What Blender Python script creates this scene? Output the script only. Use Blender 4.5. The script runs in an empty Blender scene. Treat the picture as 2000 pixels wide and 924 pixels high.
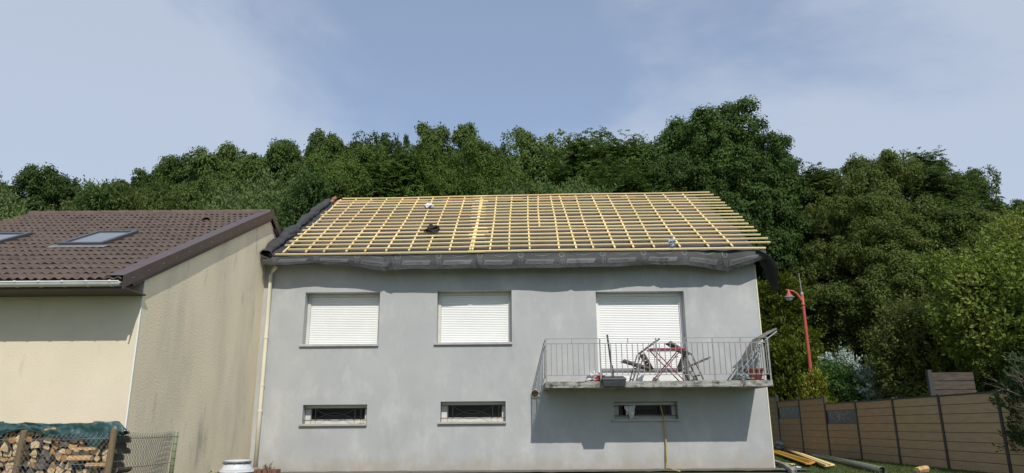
import bpy, math, random
import numpy as np
from mathutils import Vector, Matrix, noise

random.seed(7)
SC = bpy.context.scene
COL = SC.collection
R = math.radians

# ------------------------------------------------------------------ camera
CAM_H = 0.93                      # eye height above the ground at the grey house
F_PX, PITCH, ROLL = 1380.0, R(15), R(-0.45)
CAM_R = Matrix.Rotation(math.pi/2 + PITCH, 3, 'X') @ Matrix.Rotation(ROLL, 3, 'Z')
cam_d = bpy.data.cameras.new('camera')
cam = bpy.data.objects.new('camera', cam_d)
COL.objects.link(cam)
cam.matrix_world = Matrix.Translation((0, 0, CAM_H)) @ CAM_R.to_4x4()
cam_d.sensor_width = 36.0
cam_d.lens = 36.0*F_PX/2000.0
cam_d.clip_start = 0.05
cam_d.clip_end = 3000
SC.camera = cam

def ray(x, y): return CAM_R @ Vector(((x-1000)/F_PX, (462-y)/F_PX, -1))
def at(x, y, Y):                  # point seen at a photo pixel, at distance Y in front
    d = ray(x, y); return Vector((0, 0, CAM_H)) + d*(Y/d.y)
def at_z(x, y, z):                # the same, at height z
    d = ray(x, y); return Vector((0, 0, CAM_H)) + d*((z-CAM_H)/d.z)

# ------------------------------------------------------------------ materials
def nodes_of(name):
    m = bpy.data.materials.new(name); m.use_nodes = True
    nt = m.node_tree
    return m, nt, nt.nodes['Principled BSDF']

def N(nt, kind, **kw):
    n = nt.nodes.new(kind)
    for k, v in kw.items():
        if k.startswith('i_'):
            n.inputs[k[2:].replace('_', ' ')].default_value = v
        else:
            setattr(n, k, v)
    return n

def c4(c): return (c[0], c[1], c[2], 1.0)

def mat(name, c1, c2=None, scale=3.0, rough=0.7, bump=0.0, bscale=40.0, stretch=(1, 1, 1),
        detail=5.0, lo=0.35, hi=0.65, metal=0.0, spec=0.5, extra=None):
    """two-colour noise material with an optional fine bump; extra = (colour, scale, stretch, lo, hi) stains"""
    m, nt, b = nodes_of(name)
    L = nt.links
    b.inputs['Roughness'].default_value = rough
    b.inputs['Metallic'].default_value = metal
    b.inputs['Specular IOR Level'].default_value = spec
    tc = N(nt, 'ShaderNodeTexCoord')
    if c2 is None:
        c2 = tuple(v*0.82 for v in c1)
    mp = N(nt, 'ShaderNodeMapping'); mp.inputs['Scale'].default_value = stretch
    L.new(tc.outputs['Object'], mp.inputs['Vector'])
    nz = N(nt, 'ShaderNodeTexNoise', i_Scale=scale, i_Detail=detail, i_Roughness=0.6)
    L.new(mp.outputs[0], nz.inputs['Vector'])
    rp = N(nt, 'ShaderNodeValToRGB')
    rp.color_ramp.elements[0].position = lo; rp.color_ramp.elements[0].color = c4(c1)
    rp.color_ramp.elements[1].position = hi; rp.color_ramp.elements[1].color = c4(c2)
    L.new(nz.outputs['Fac'], rp.inputs['Fac'])
    out = rp.outputs['Color']
    for ex in (extra or []):
        col, sc, st, l2, h2 = ex
        mp2 = N(nt, 'ShaderNodeMapping'); mp2.inputs['Scale'].default_value = st
        mp2.inputs['Location'].default_value = (3.1*sc % 7, 1.7, 5.3)
        L.new(tc.outputs['Object'], mp2.inputs['Vector'])
        n2 = N(nt, 'ShaderNodeTexNoise', i_Scale=sc, i_Detail=6.0, i_Roughness=0.65)
        L.new(mp2.outputs[0], n2.inputs['Vector'])
        r2 = N(nt, 'ShaderNodeMapRange'); r2.inputs['From Min'].default_value = l2; r2.inputs['From Max'].default_value = h2
        L.new(n2.outputs['Fac'], r2.inputs['Value'])
        mx = N(nt, 'ShaderNodeMix', data_type='RGBA')
        L.new(r2.outputs[0], mx.inputs[0]); L.new(out, mx.inputs[6]); mx.inputs[7].default_value = c4(col)
        out = mx.outputs[2]
    L.new(out, b.inputs['Base Color'])
    if bump:
        nb = N(nt, 'ShaderNodeTexNoise', i_Scale=bscale, i_Detail=4.0)
        L.new(tc.outputs['Object'], nb.inputs['Vector'])
        bp = N(nt, 'ShaderNodeBump'); bp.inputs['Strength'].default_value = bump; bp.inputs['Distance'].default_value = 0.02
        L.new(nb.outputs['Fac'], bp.inputs['Height']); L.new(bp.outputs[0], b.inputs['Normal'])
    return m

def leaf_mat(name, c1, c2, c3, trans=0.3):
    m, nt, b = nodes_of(name)
    L = nt.links
    g = N(nt, 'ShaderNodeNewGeometry')
    tc = N(nt, 'ShaderNodeTexCoord')
    oi = N(nt, 'ShaderNodeObjectInfo')
    nz = N(nt, 'ShaderNodeTexNoise', i_Scale=0.9, i_Detail=3.0)
    L.new(tc.outputs['Object'], nz.inputs['Vector'])
    a = N(nt, 'ShaderNodeMath', operation='MULTIPLY_ADD'); a.inputs[1].default_value = 0.36; a.inputs[2].default_value = -0.20
    L.new(g.outputs['Random Per Island'], a.inputs[0])
    s = N(nt, 'ShaderNodeMath', operation='MULTIPLY_ADD'); s.inputs[1].default_value = 0.55
    L.new(oi.outputs['Random'], s.inputs[0]); L.new(a.outputs[0], s.inputs[2])
    t = N(nt, 'ShaderNodeMath', operation='MULTIPLY_ADD'); t.inputs[1].default_value = 0.65
    L.new(nz.outputs['Fac'], t.inputs[0]); L.new(s.outputs[0], t.inputs[2])
    rp = N(nt, 'ShaderNodeValToRGB')
    e = rp.color_ramp.elements
    e[0].position = 0.25; e[0].color = c4(c1); e[1].position = 0.95; e[1].color = c4(c3)
    k = e.new(0.6); k.color = c4(c2)
    L.new(t.outputs[0], rp.inputs['Fac'])
    L.new(rp.outputs[0], b.inputs['Base Color'])
    b.inputs['Roughness'].default_value = 0.6
    b.inputs['Specular IOR Level'].default_value = 0.14
    tr = N(nt, 'ShaderNodeBsdfTranslucent')
    L.new(rp.outputs[0], tr.inputs['Color'])
    mx = N(nt, 'ShaderNodeMixShader'); mx.inputs[0].default_value = trans
    out = nt.nodes['Material Output']
    L.new(b.outputs[0], mx.inputs[1]); L.new(tr.outputs[0], mx.inputs[2]); L.new(mx.outputs[0], out.inputs['Surface'])
    return m

M = {}
M['render_grey'] = mat('grey wall paint', (0.355, 0.362, 0.364), (0.42, 0.423, 0.418), 1.1, 0.85, 0.18, 90, detail=8, lo=0.3, hi=0.7,
                       extra=[((0.53, 0.525, 0.50), 2.2, (1, 1, 0.55), 0.5, 0.85), ((0.30, 0.308, 0.31), 0.9, (1.4, 1, 0.6), 0.55, 0.85),
                              ((0.30, 0.30, 0.29), 5.0, (2.2, 1, 0.15), 0.66, 0.95)])
def add_splash(m):                    # soil splashed up the foot of the wall, ragged along its upper edge
    nt = m.node_tree; L = nt.links; b = nt.nodes['Principled BSDF']
    src = b.inputs['Base Color'].links[0].from_socket
    tc = N(nt, 'ShaderNodeTexCoord'); sp = N(nt, 'ShaderNodeSeparateXYZ'); L.new(tc.outputs['Object'], sp.inputs[0])
    nz = N(nt, 'ShaderNodeTexNoise', i_Scale=3.5, i_Detail=7.0); L.new(tc.outputs['Object'], nz.inputs['Vector'])
    a = N(nt, 'ShaderNodeMath', operation='MULTIPLY_ADD'); a.inputs[1].default_value = -0.75; L.new(nz.outputs['Fac'], a.inputs[0]); L.new(sp.outputs['Z'], a.inputs[2])
    r = N(nt, 'ShaderNodeMapRange'); r.inputs['From Min'].default_value = 0.02; r.inputs['From Max'].default_value = -0.36; r.inputs['To Max'].default_value = 0.6
    L.new(a.outputs[0], r.inputs['Value'])
    mx = N(nt, 'ShaderNodeMix', data_type='RGBA'); L.new(r.outputs[0], mx.inputs[0]); L.new(src, mx.inputs[6]); mx.inputs[7].default_value = (0.33, 0.28, 0.20, 1)
    L.new(mx.outputs[2], b.inputs['Base Color'])
add_splash(M['render_grey'])
M['screen_board'] = mat('brown screen boards in painted shade', (0.085, 0.064, 0.046), (0.04, 0.031, 0.024), 3, 0.85, 0.3, 60, stretch=(1, 1, 5))  # brown boards, the bush's dappled shade put into the colour as an overall darkening
M['render_cream'] = mat('cream wall render', (0.64, 0.56, 0.415), (0.69, 0.605, 0.455), 1.3, 0.9, 0.22, 45,
                        extra=[((0.46, 0.39, 0.28), 6.0, (1, 1, 0.25), 0.62, 0.9)])
M['render_gable'] = mat('weathered gable render', (0.82, 0.695, 0.495), (0.87, 0.75, 0.55), 0.9, 0.92, 0.32, 30,
                        extra=[((0.60, 0.535, 0.42), 0.8, (1, 1.2, 0.35), 0.45, 0.8), ((0.34, 0.32, 0.28), 0.8, (1, 2.0, 0.7), 0.58, 0.78),
                               ((0.50, 0.40, 0.26), 1.8, (1, 1.8, 0.22), 0.62, 0.85), ((0.36, 0.34, 0.30), 2.2, (1, 1.2, 0.5), 0.64, 0.8)])
M['tile'] = mat('brown concrete tile', (0.082, 0.056, 0.044), (0.128, 0.090, 0.070), 9, 0.8, 0.3, 120,
                extra=[((0.15, 0.12, 0.10), 14, (1, 1, 1), 0.66, 0.85), ((0.045, 0.03, 0.028), 2.2, (1, 1, 1), 0.5, 0.8)])
M['brown_metal'] = mat('brown sheet metal', (0.075, 0.05, 0.046), (0.09, 0.062, 0.056), 4, 0.45, spec=0.5)
M['white_plastic'] = mat('white shutter plastic', (0.80, 0.80, 0.78), (0.76, 0.76, 0.74), 2, 0.5)
M['gutter'] = mat('pale grey gutter', (0.70, 0.70, 0.67), (0.60, 0.60, 0.58), 6, 0.4)
M['cream_pipe'] = mat('cream plastic pipe', (0.72, 0.67, 0.53), (0.66, 0.61, 0.47), 3, 0.5)
M['concrete'] = mat('weathered concrete', (0.36, 0.35, 0.31), (0.28, 0.27, 0.24), 5, 0.9, 0.6, 50,
                    extra=[((0.05, 0.05, 0.04), 5.0, (1, 1, 1.4), 0.48, 0.64), ((0.50, 0.49, 0.45), 9, (1, 1, 1), 0.6, 0.75)])
M['sill'] = mat('pale concrete sill', (0.42, 0.40, 0.36), (0.34, 0.32, 0.29), 8, 0.85, 0.3, 60)
M['sill_grey'] = mat('grey painted sill', (0.45, 0.45, 0.44), (0.36, 0.36, 0.35), 8, 0.8, 0.2, 60)
M['frame_white'] = mat('off white frame', (0.62, 0.61, 0.56), (0.54, 0.53, 0.48), 4, 0.5)
M['iron'] = mat('black iron', (0.02, 0.02, 0.022), (0.03, 0.028, 0.028), 10, 0.5)
M['galv'] = mat('grey galvanised steel', (0.30, 0.30, 0.295), (0.22, 0.215, 0.21), 14, 0.5, metal=0.2)
M['batten'] = mat('yellow treated timber', (0.86, 0.71, 0.35), (0.78, 0.61, 0.27), 2.0, 0.75, 0.3, 60, stretch=(0.5, 6, 6),
                  extra=[((0.66, 0.43, 0.15), 3.0, (0.8, 8, 8), 0.64, 0.85), ((0.74, 0.68, 0.32), 0.7, (1, 3, 3), 0.5, 0.75)])
def vary(m, lo, hi):                   # each board its own tone
    nt = m.node_tree; L = nt.links; b = nt.nodes['Principled BSDF']
    src = b.inputs['Base Color'].links[0].from_socket
    oi = N(nt, 'ShaderNodeObjectInfo'); hs = N(nt, 'ShaderNodeHueSaturation')
    r = N(nt, 'ShaderNodeMapRange'); r.inputs['To Min'].default_value = lo; r.inputs['To Max'].default_value = hi
    L.new(oi.outputs['Random'], r.inputs['Value']); L.new(r.outputs[0], hs.inputs['Value'])
    r2 = N(nt, 'ShaderNodeMapRange'); r2.inputs['To Min'].default_value = 0.478; r2.inputs['To Max'].default_value = 0.502
    wn = N(nt, 'ShaderNodeTexWhiteNoise', noise_dimensions='1D'); L.new(oi.outputs['Random'], wn.inputs['W']); L.new(wn.outputs['Value'], r2.inputs['Value']); L.new(r2.outputs[0], hs.inputs['Hue'])
    L.new(src, hs.inputs['Color']); L.new(hs.outputs[0], b.inputs['Base Color'])
vary(M['batten'], 0.84, 1.12)
M['batten_dark'] = mat('orange treated timber', (0.56, 0.31, 0.04), (0.48, 0.25, 0.03), 2.0, 0.7, 0.3, 60, stretch=(0.5, 6, 6))
M['membrane'] = mat('grey roofing membrane', (0.036, 0.036, 0.037), (0.058, 0.057, 0.057), 3, 0.66, 0.7, 22, stretch=(0.6, 2, 2), spec=0.35)
M['membrane_roof'] = mat('dusty roofing membrane', (0.030, 0.024, 0.021), (0.075, 0.058, 0.050), 2.2, 0.6, 0.6, 14, stretch=(0.35, 2.4, 2.4),
                         extra=[((0.20, 0.185, 0.175), 1.3, (0.5, 5, 5), 0.62, 0.78), ((0.18, 0.07, 0.05), 0.8, (0.7, 1.4, 1.4), 0.6, 0.72)])
M['print'] = mat('pale membrane print', (0.105, 0.105, 0.108), (0.085, 0.085, 0.088), 12, 0.6)
M['print_dark'] = mat('dark membrane print', (0.055, 0.055, 0.057), (0.05, 0.05, 0.052), 12, 0.6)
M['red_tile'] = mat('old red tile', (0.26, 0.10, 0.07), (0.36, 0.19, 0.13), 3, 0.85, 0.4, 30)
M['glass_dark'] = mat('dark window glass', (0.006, 0.007, 0.008), (0.009, 0.009, 0.010), 2, 0.12, spec=0.12)
M['sky_glass'] = mat('skylight glass', (0.12, 0.13, 0.14), (0.11, 0.12, 0.13), 2, 0.08, spec=0.5)  # paler grey base carries some of the sky's reflection in the pane
M['dark_frame'] = mat('grey skylight frame', (0.055, 0.058, 0.062), (0.07, 0.073, 0.077), 4, 0.4)
M['lead'] = mat('grey lead flashing', (0.20, 0.20, 0.20), (0.14, 0.14, 0.14), 8, 0.6)
M['tarp'] = mat('green tarpaulin', (0.020, 0.052, 0.050), (0.030, 0.078, 0.078), 5, 0.42, 0.4, 18,
                extra=[((0.16, 0.26, 0.27), 16, (1, 1, 1), 0.63, 0.75)])
M['bark'] = mat('firewood bark', (0.075, 0.055, 0.042), (0.15, 0.115, 0.09), 14, 0.95, 0.9, 40)
M['wood_end'] = mat('cut wood face', (0.60, 0.40, 0.20), (0.46, 0.26, 0.10), 9, 0.85, 0.5, 60,
                    extra=[((0.28, 0.15, 0.06), 18, (1, 1, 1), 0.6, 0.75), ((0.68, 0.54, 0.34), 5, (1, 1, 1), 0.55, 0.75)])
M['wood_end_pale'] = mat('pale cut wood face', (0.70, 0.54, 0.33), (0.60, 0.42, 0.22), 8, 0.85, 0.5, 60, extra=[((0.40, 0.25, 0.11), 16, (1, 1, 1), 0.6, 0.75)])
M['wood_end_deep'] = mat('deep orange cut wood face', (0.48, 0.27, 0.09), (0.36, 0.18, 0.06), 9, 0.85, 0.5, 60, extra=[((0.60, 0.44, 0.25), 6, (1, 1, 1), 0.6, 0.75)])
M['wood_end_grey'] = mat('greyed wood face', (0.20, 0.165, 0.13), (0.13, 0.10, 0.085), 10, 0.9, 0.5, 60)
M['stake'] = mat('weathered wooden stake', (0.21, 0.155, 0.09), (0.15, 0.105, 0.06), 4, 0.9, 0.6, 50, stretch=(5, 5, 0.6))
M['wire'] = mat('galvanised wire', (0.34, 0.36, 0.37), (0.28, 0.30, 0.31), 5, 0.4, metal=0.4)
M['wire_dark'] = mat('dark fence wire', (0.045, 0.05, 0.045), (0.06, 0.065, 0.055), 5, 0.5)
M['green_post'] = mat('pale green painted post', (0.24, 0.265, 0.145), (0.19, 0.215, 0.12), 8, 0.6)
M['glaze'] = mat('white glazed ceramic', (0.62, 0.64, 0.65), (0.54, 0.56, 0.57), 3, 0.25, spec=0.6)
M['rim_dark'] = mat('dark barrel rim', (0.05, 0.05, 0.05), (0.20, 0.20, 0.19), 9, 0.5)
M['fence_board'] = mat('brown composite board', (0.45, 0.335, 0.185), (0.37, 0.275, 0.15), 2.5, 0.75, 0.2, 70, stretch=(1, 1, 6))
vary(M['fence_board'], 0.86, 1.06)
M['fence_post'] = mat('anthracite post', (0.030, 0.029, 0.028), (0.04, 0.038, 0.036), 5, 0.5)
M['fence_glass'] = mat('smoked decorative pane', (0.03, 0.029, 0.027), (0.045, 0.043, 0.04), 4, 0.35)
M['leaf_print'] = mat('pale leaf print', (0.55, 0.56, 0.52), (0.38, 0.40, 0.36), 9, 0.5)
M['lamp_red'] = mat('faded red paint', (0.42, 0.085, 0.055), (0.34, 0.07, 0.045), 5, 0.5)
M['lamp_grey'] = mat('grey lamp rim', (0.35, 0.35, 0.36), (0.28, 0.28, 0.29), 5, 0.4)
M['lamp_glass'] = mat('milky lamp glass', (0.45, 0.47, 0.48), (0.38, 0.40, 0.41), 3, 0.15, spec=0.8)
M['table_red'] = mat('dark pink metal', (0.34, 0.055, 0.085), (0.27, 0.04, 0.065), 8, 0.5)
M['chair_wood'] = mat('greyed chair wood', (0.15, 0.135, 0.115), (0.105, 0.093, 0.08), 7, 0.8, 0.3, 40)
M['chair_panel'] = mat('brown grey chair fabric', (0.13, 0.11, 0.095), (0.10, 0.085, 0.075), 6, 0.85)
M['lounger'] = mat('taupe lounger fabric', (0.20, 0.18, 0.16), (0.16, 0.145, 0.13), 5, 0.8)
M['lounger_frame'] = mat('pale grey lounger frame', (0.30, 0.32, 0.33), (0.22, 0.235, 0.245), 7, 0.5)
M['dark_plastic'] = mat('dark grey plastic', (0.035, 0.037, 0.042), (0.05, 0.053, 0.06), 6, 0.45)
M['terracotta'] = mat('red plastic pot', (0.15, 0.034, 0.024), (0.12, 0.026, 0.019), 6, 0.6)
M['black_cloth'] = mat('black cloth', (0.012, 0.012, 0.013), (0.022, 0.021, 0.022), 12, 0.9, 0.5, 30)
M['white_cloth'] = mat('white cloth', (0.78, 0.78, 0.80), (0.66, 0.66, 0.70), 9, 0.9, 0.5, 30)
M['blue_wrap'] = mat('blue and silver wrapper', (0.25, 0.33, 0.50), (0.60, 0.62, 0.66), 14, 0.3)
M['bag'] = mat('red and white bag', (0.66, 0.66, 0.68), (0.50, 0.06, 0.05), 5.5, 0.45, lo=0.5, hi=0.54)
M['clear_wrap'] = mat('crumpled clear plastic wrap', (0.36, 0.39, 0.40), (0.22, 0.25, 0.26), 14, 0.25)
M['steel_pipe'] = mat('dull green grey pipe', (0.16, 0.17, 0.135), (0.12, 0.13, 0.10), 5, 0.4)
M['hose'] = mat('yellow hose', (0.45, 0.36, 0.14), (0.38, 0.29, 0.10), 6, 0.5)
M['vent_brown'] = mat('brown vent mesh', (0.12, 0.08, 0.05), (0.05, 0.035, 0.025), 60, 0.8)
M['sticker'] = mat('white sticker', (0.7, 0.7, 0.68), (0.66, 0.66, 0.63), 6, 0.5)
M['orange'] = mat('orange sticker print', (0.75, 0.33, 0.04), (0.7, 0.3, 0.04), 6, 0.5)
M['brick'] = mat('old red brick', (0.20, 0.10, 0.075), (0.15, 0.08, 0.06), 12, 0.9, 0.6, 50)
M['grass_ground'] = mat('mown grass ground', (0.050, 0.075, 0.022), (0.085, 0.105, 0.035), 2.0, 0.95, 0.8, 25,
                        extra=[((0.11, 0.095, 0.05), 1.2, (1, 1, 1), 0.6, 0.8)])
M['gravel'] = mat('gravel strip', (0.22, 0.20, 0.17), (0.10, 0.09, 0.075), 45, 0.95, 1.0, 60)
M['bark_tree'] = mat('tree bark', (0.055, 0.045, 0.036), (0.09, 0.075, 0.06), 6, 0.95, 0.8, 25, stretch=(3, 3, 0.6))
M['twig'] = mat('bare grey twigs', (0.18, 0.16, 0.13), (0.12, 0.105, 0.085), 8, 0.9)
M['blade'] = leaf_mat('grass blades', (0.05, 0.085, 0.02), (0.08, 0.12, 0.03), (0.13, 0.15, 0.05), 0.3)
M['leaf_oak'] = leaf_mat('oak leaves', (0.045, 0.078, 0.018), (0.072, 0.118, 0.026), (0.12, 0.17, 0.045), 0.28)
M['leaf_oak_near'] = leaf_mat('dark oak leaves', (0.04, 0.075, 0.018), (0.064, 0.116, 0.025), (0.11, 0.17, 0.042), 0.28)
M['leaf_locust'] = leaf_mat('locust leaflets', (0.06, 0.1, 0.02), (0.09, 0.145, 0.026), (0.135, 0.19, 0.042), 0.32)
M['leaf_locust_dark'] = leaf_mat('dark locust leaflets', (0.054, 0.086, 0.020), (0.086, 0.130, 0.028), (0.14, 0.17, 0.045), 0.40)
M['leaf_pale'] = leaf_mat('pale hazel leaves', (0.06, 0.11, 0.03), (0.095, 0.15, 0.042), (0.15, 0.2, 0.075), 0.3)
M['leaf_olive'] = leaf_mat('olive brown leaves', (0.075, 0.105, 0.024), (0.105, 0.14, 0.034), (0.16, 0.17, 0.055), 0.3)
M['leaf_bright'] = leaf_mat('bright green leaves', (0.085, 0.140, 0.022), (0.145, 0.21, 0.034), (0.26, 0.28, 0.065), 0.32)
M['leaf_shrub'] = leaf_mat('fresh shrub leaves', (0.055, 0.125, 0.025), (0.085, 0.165, 0.04), (0.12, 0.20, 0.06), 0.3)
M['leaf_silver'] = leaf_mat('silvery leaves', (0.22, 0.31, 0.25), (0.34, 0.43, 0.37), (0.50, 0.56, 0.50), 0.2)
M['leaf_thuja'] = leaf_mat('thuja sprays', (0.075, 0.105, 0.015), (0.14, 0.17, 0.02), (0.28, 0.28, 0.04), 0.22)
M['leaf_dark'] = leaf_mat('dark conifer sprays', (0.0261, 0.0464, 0.0203), (0.0435, 0.0725, 0.0261), (0.0725, 0.1015, 0.0319), 0.2)
M['leaf_weed'] = leaf_mat('weed leaves', (0.05, 0.10, 0.02), (0.08, 0.14, 0.03), (0.12, 0.18, 0.05), 0.3)
M['dry'] = mat('dry stalks', (0.20, 0.15, 0.09), (0.14, 0.10, 0.06), 8, 0.9)

# ------------------------------------------------------------------ mesh helpers
class MB:
    """collects shapes, then links them as ONE mesh object"""
    def __init__(s, o=(0, 0, 0)):
        s.v = []; s.f = []; s.mi = []; s.o = Vector(o); s.cur = 0
    def add(s, vs, fs):
        b = len(s.v)
        s.v.extend([Vector(v) for v in vs])
        for f in fs:
            s.f.append([b+i for i in f]); s.mi.append(s.cur)
        return s
    def box(s, x0, x1, y0, y1, z0, z1):
        return s.add([(x0, y0, z0), (x1, y0, z0), (x1, y1, z0), (x0, y1, z0), (x0, y0, z1), (x1, y0, z1), (x1, y1, z1), (x0, y1, z1)],
                     [(0, 3, 2, 1), (4, 5, 6, 7), (0, 1, 5, 4), (1, 2, 6, 5), (2, 3, 7, 6), (3, 0, 4, 7)])
    def bar(s, p0, p1, w, h, up=(0, 0, 1)):          # box along p0-p1, w across, h along 'up'
        p0 = Vector(p0); p1 = Vector(p1); d = (p1-p0).normalized()
        side = d.cross(Vector(up)).normalized(); u = side.cross(d).normalized()
        vs = []
        for p in (p0, p1):
            for a, b in ((-1, -1), (1, -1), (1, 1), (-1, 1)):
                vs.append(p + side*(a*w/2) + u*(b*h/2))
        return s.add(vs, [(0, 1, 2, 3), (7, 6, 5, 4), (0, 4, 5, 1), (1, 5, 6, 2), (2, 6, 7, 3), (3, 7, 4, 0)])
    def tube(s, pts, r, n=8, cap=True):
        pts = [Vector(p) for p in pts]
        if not hasattr(r, '__len__'): r = [r]*len(pts)
        vs = []; fs = []
        ref = Vector((0.13, 0.21, 0.97))
        for i, p in enumerate(pts):
            d = (pts[min(i+1, len(pts)-1)] - pts[max(i-1, 0)]).normalized()
            if abs(d.dot(ref)) > 0.95: ref2 = Vector((1, 0.1, 0))
            else: ref2 = ref
            a = d.cross(ref2).normalized(); b = d.cross(a)
            for k in range(n):
                t = 2*math.pi*k/n
                vs.append(p + (a*math.cos(t) + b*math.sin(t))*r[i])
        for i in range(len(pts)-1):
            for k in range(n):
                fs.append((i*n+k, i*n+(k+1) % n, (i+1)*n+(k+1) % n, (i+1)*n+k))
        if cap:
            fs.append(tuple(range(n))[::-1]); fs.append(tuple((len(pts)-1)*n+k for k in range(n)))
        return s.add(vs, fs)
    def lathe(s, prof, c, n=32, axis='Z'):
        c = Vector(c); vs = []; fs = []
        for r, h in prof:
            for k in range(n):
                t = 2*math.pi*k/n
                if axis == 'Z': vs.append(c + Vector((r*math.cos(t), r*math.sin(t), h)))
                else: vs.append(c + Vector((r*math.cos(t), h, r*math.sin(t))))
        for i in range(len(prof)-1):
            for k in range(n):
                fs.append((i*n+k, i*n+(k+1) % n, (i+1)*n+(k+1) % n, (i+1)*n+k))
        return s.add(vs, fs)
    def grid(s, fn, nu, nv):
        vs = [fn(i/nu, j/nv) for j in range(nv+1) for i in range(nu+1)]
        fs = [(j*(nu+1)+i, j*(nu+1)+i+1, (j+1)*(nu+1)+i+1, (j+1)*(nu+1)+i) for j in range(nv) for i in range(nu)]
        return s.add(vs, fs)
    def quad(s, *p): return s.add(p, [tuple(range(len(p)))])
    def build(s, name, m, parent=None, smooth=False, bevel=0, solid=0):
        me = bpy.data.meshes.new(name)
        me.from_pydata([v - s.o for v in s.v], [], s.f)
        ms = m if isinstance(m, (list, tuple)) else [m]
        for k in ms: me.materials.append(k)
        if len(ms) > 1: me.polygons.foreach_set('material_index', s.mi)
        if smooth: me.polygons.foreach_set('use_smooth', [True]*len(me.polygons))
        me.update()
        o = bpy.data.objects.new(name, me); COL.objects.link(o)
        if parent is not None: o.parent = parent
        else: o.location = s.o
        if solid:
            md = o.modifiers.new('thickness', 'SOLIDIFY'); md.thickness = solid; md.offset = 0
        if bevel:
            md = o.modifiers.new('soft edges', 'BEVEL'); md.width = bevel; md.segments = 2; md.limit_method = 'ANGLE'
        return o

def tag(o, label=None, cat=None, group=None, kind=None):
    if label: o['label'] = label
    if cat: o['category'] = cat
    if group: o['group'] = group
    if kind: o['kind'] = kind
    return o

def thing(name, label, cat, loc=(0, 0, 0), rz=0, group=None):
    o = bpy.data.objects.new(name, None); COL.objects.link(o)
    o.location = loc; o.rotation_euler = (0, 0, rz); o.empty_display_size = 0.3
    return tag(o, label, cat, group)

def copy_tree(o, parent=None):
    c = o.copy(); COL.objects.link(c)
    if parent is not None: c.parent = parent
    for ch in [x for x in o.children]:
        copy_tree(ch, c)
    return c

def fbm(p, s=1.0, o=4): return noise.fractal(Vector(p)*s, 1.0, 2.0, o)
def lerp(a, b, t): return a + (b-a)*t
def interp(x, xs, ys): return float(np.interp(x, xs, ys))

# ------------------------------------------------------------------ world and sun
SUN_DIR = Vector((-0.26, 1.0, -0.99)).normalized()
w = bpy.data.worlds.new('World'); SC.world = w; w.use_nodes = True
nt = w.node_tree; L = nt.links
for n in list(nt.nodes): nt.nodes.remove(n)
sky = N(nt, 'ShaderNodeTexSky', sky_type='NISHITA', sun_disc=False)
sky.sun_elevation = math.asin(-SUN_DIR.z)
sky.sun_rotation = math.atan2(-SUN_DIR.x, -SUN_DIR.y)
sky.air_density = 1.0; sky.dust_density = 0.3; sky.ozone_density = 4.0
tc = N(nt, 'ShaderNodeTexCoord')
mp = N(nt, 'ShaderNodeMapping'); mp.inputs['Scale'].default_value = (1.0, 1.0, 1.9); mp.inputs['Rotation'].default_value = (0.0, R(25), 0.2)
mp.inputs['Location'].default_value = (2.9, 3.1, 0.8)
L.new(tc.outputs['Generated'], mp.inputs['Vector'])
n1 = N(nt, 'ShaderNodeTexNoise', i_Scale=2.4, i_Detail=9.0, i_Roughness=0.55, i_Distortion=0.25)
L.new(mp.outputs[0], n1.inputs['Vector'])
mr = N(nt, 'ShaderNodeMapRange', interpolation_type='SMOOTHSTEP'); mr.inputs['From Min'].default_value = 0.42; mr.inputs['From Max'].default_value = 0.66
mr.inputs['To Min'].default_value = 0.36; mr.inputs['To Max'].default_value = 0.84
sx = N(nt, 'ShaderNodeSeparateXYZ'); L.new(tc.outputs['Generated'], sx.inputs[0])
ab = N(nt, 'ShaderNodeMath', operation='ABSOLUTE'); L.new(sx.outputs['X'], ab.inputs[0])
ad = N(nt, 'ShaderNodeMath', operation='MULTIPLY_ADD'); ad.inputs[1].default_value = 0.42; L.new(ab.outputs[0], ad.inputs[0])
sb = N(nt, 'ShaderNodeMath', operation='MULTIPLY_ADD'); sb.inputs[1].default_value = 0.8; sb.inputs[2].default_value = 0.03     # the veil thickens to both sides
L.new(n1.outputs['Fac'], sb.inputs[0]); L.new(sb.outputs[0], ad.inputs[2]); L.new(ad.outputs[0], mr.inputs['Value'])
mx = N(nt, 'ShaderNodeMix', data_type='RGBA')
L.new(mr.outputs[0], mx.inputs[0]); L.new(sky.outputs[0], mx.inputs[6])
mx.inputs[7].default_value = (3.9, 4.4, 5.25, 1)             # thin veil of high cloud
bg = N(nt, 'ShaderNodeBackground'); bg.inputs['Strength'].default_value = 0.142
L.new(mx.outputs[2], bg.inputs['Color'])
ow = N(nt, 'ShaderNodeOutputWorld'); L.new(bg.outputs[0], ow.inputs['Surface'])
sd = bpy.data.lights.new('sun', 'SUN'); sd.energy = 3.6; sd.angle = R(0.53); sd.color = (1.0, 0.955, 0.88)
so = bpy.data.objects.new('sun', sd); COL.objects.link(so)
so.rotation_euler = SUN_DIR.to_track_quat('-Z', 'Y').to_euler()
so.location = (5, -20, 25)
SC.view_settings.view_transform = 'Standard'; SC.view_settings.look = 'None'
SC.view_settings.exposure = 0.0; SC.view_settings.gamma = 1.0

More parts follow.
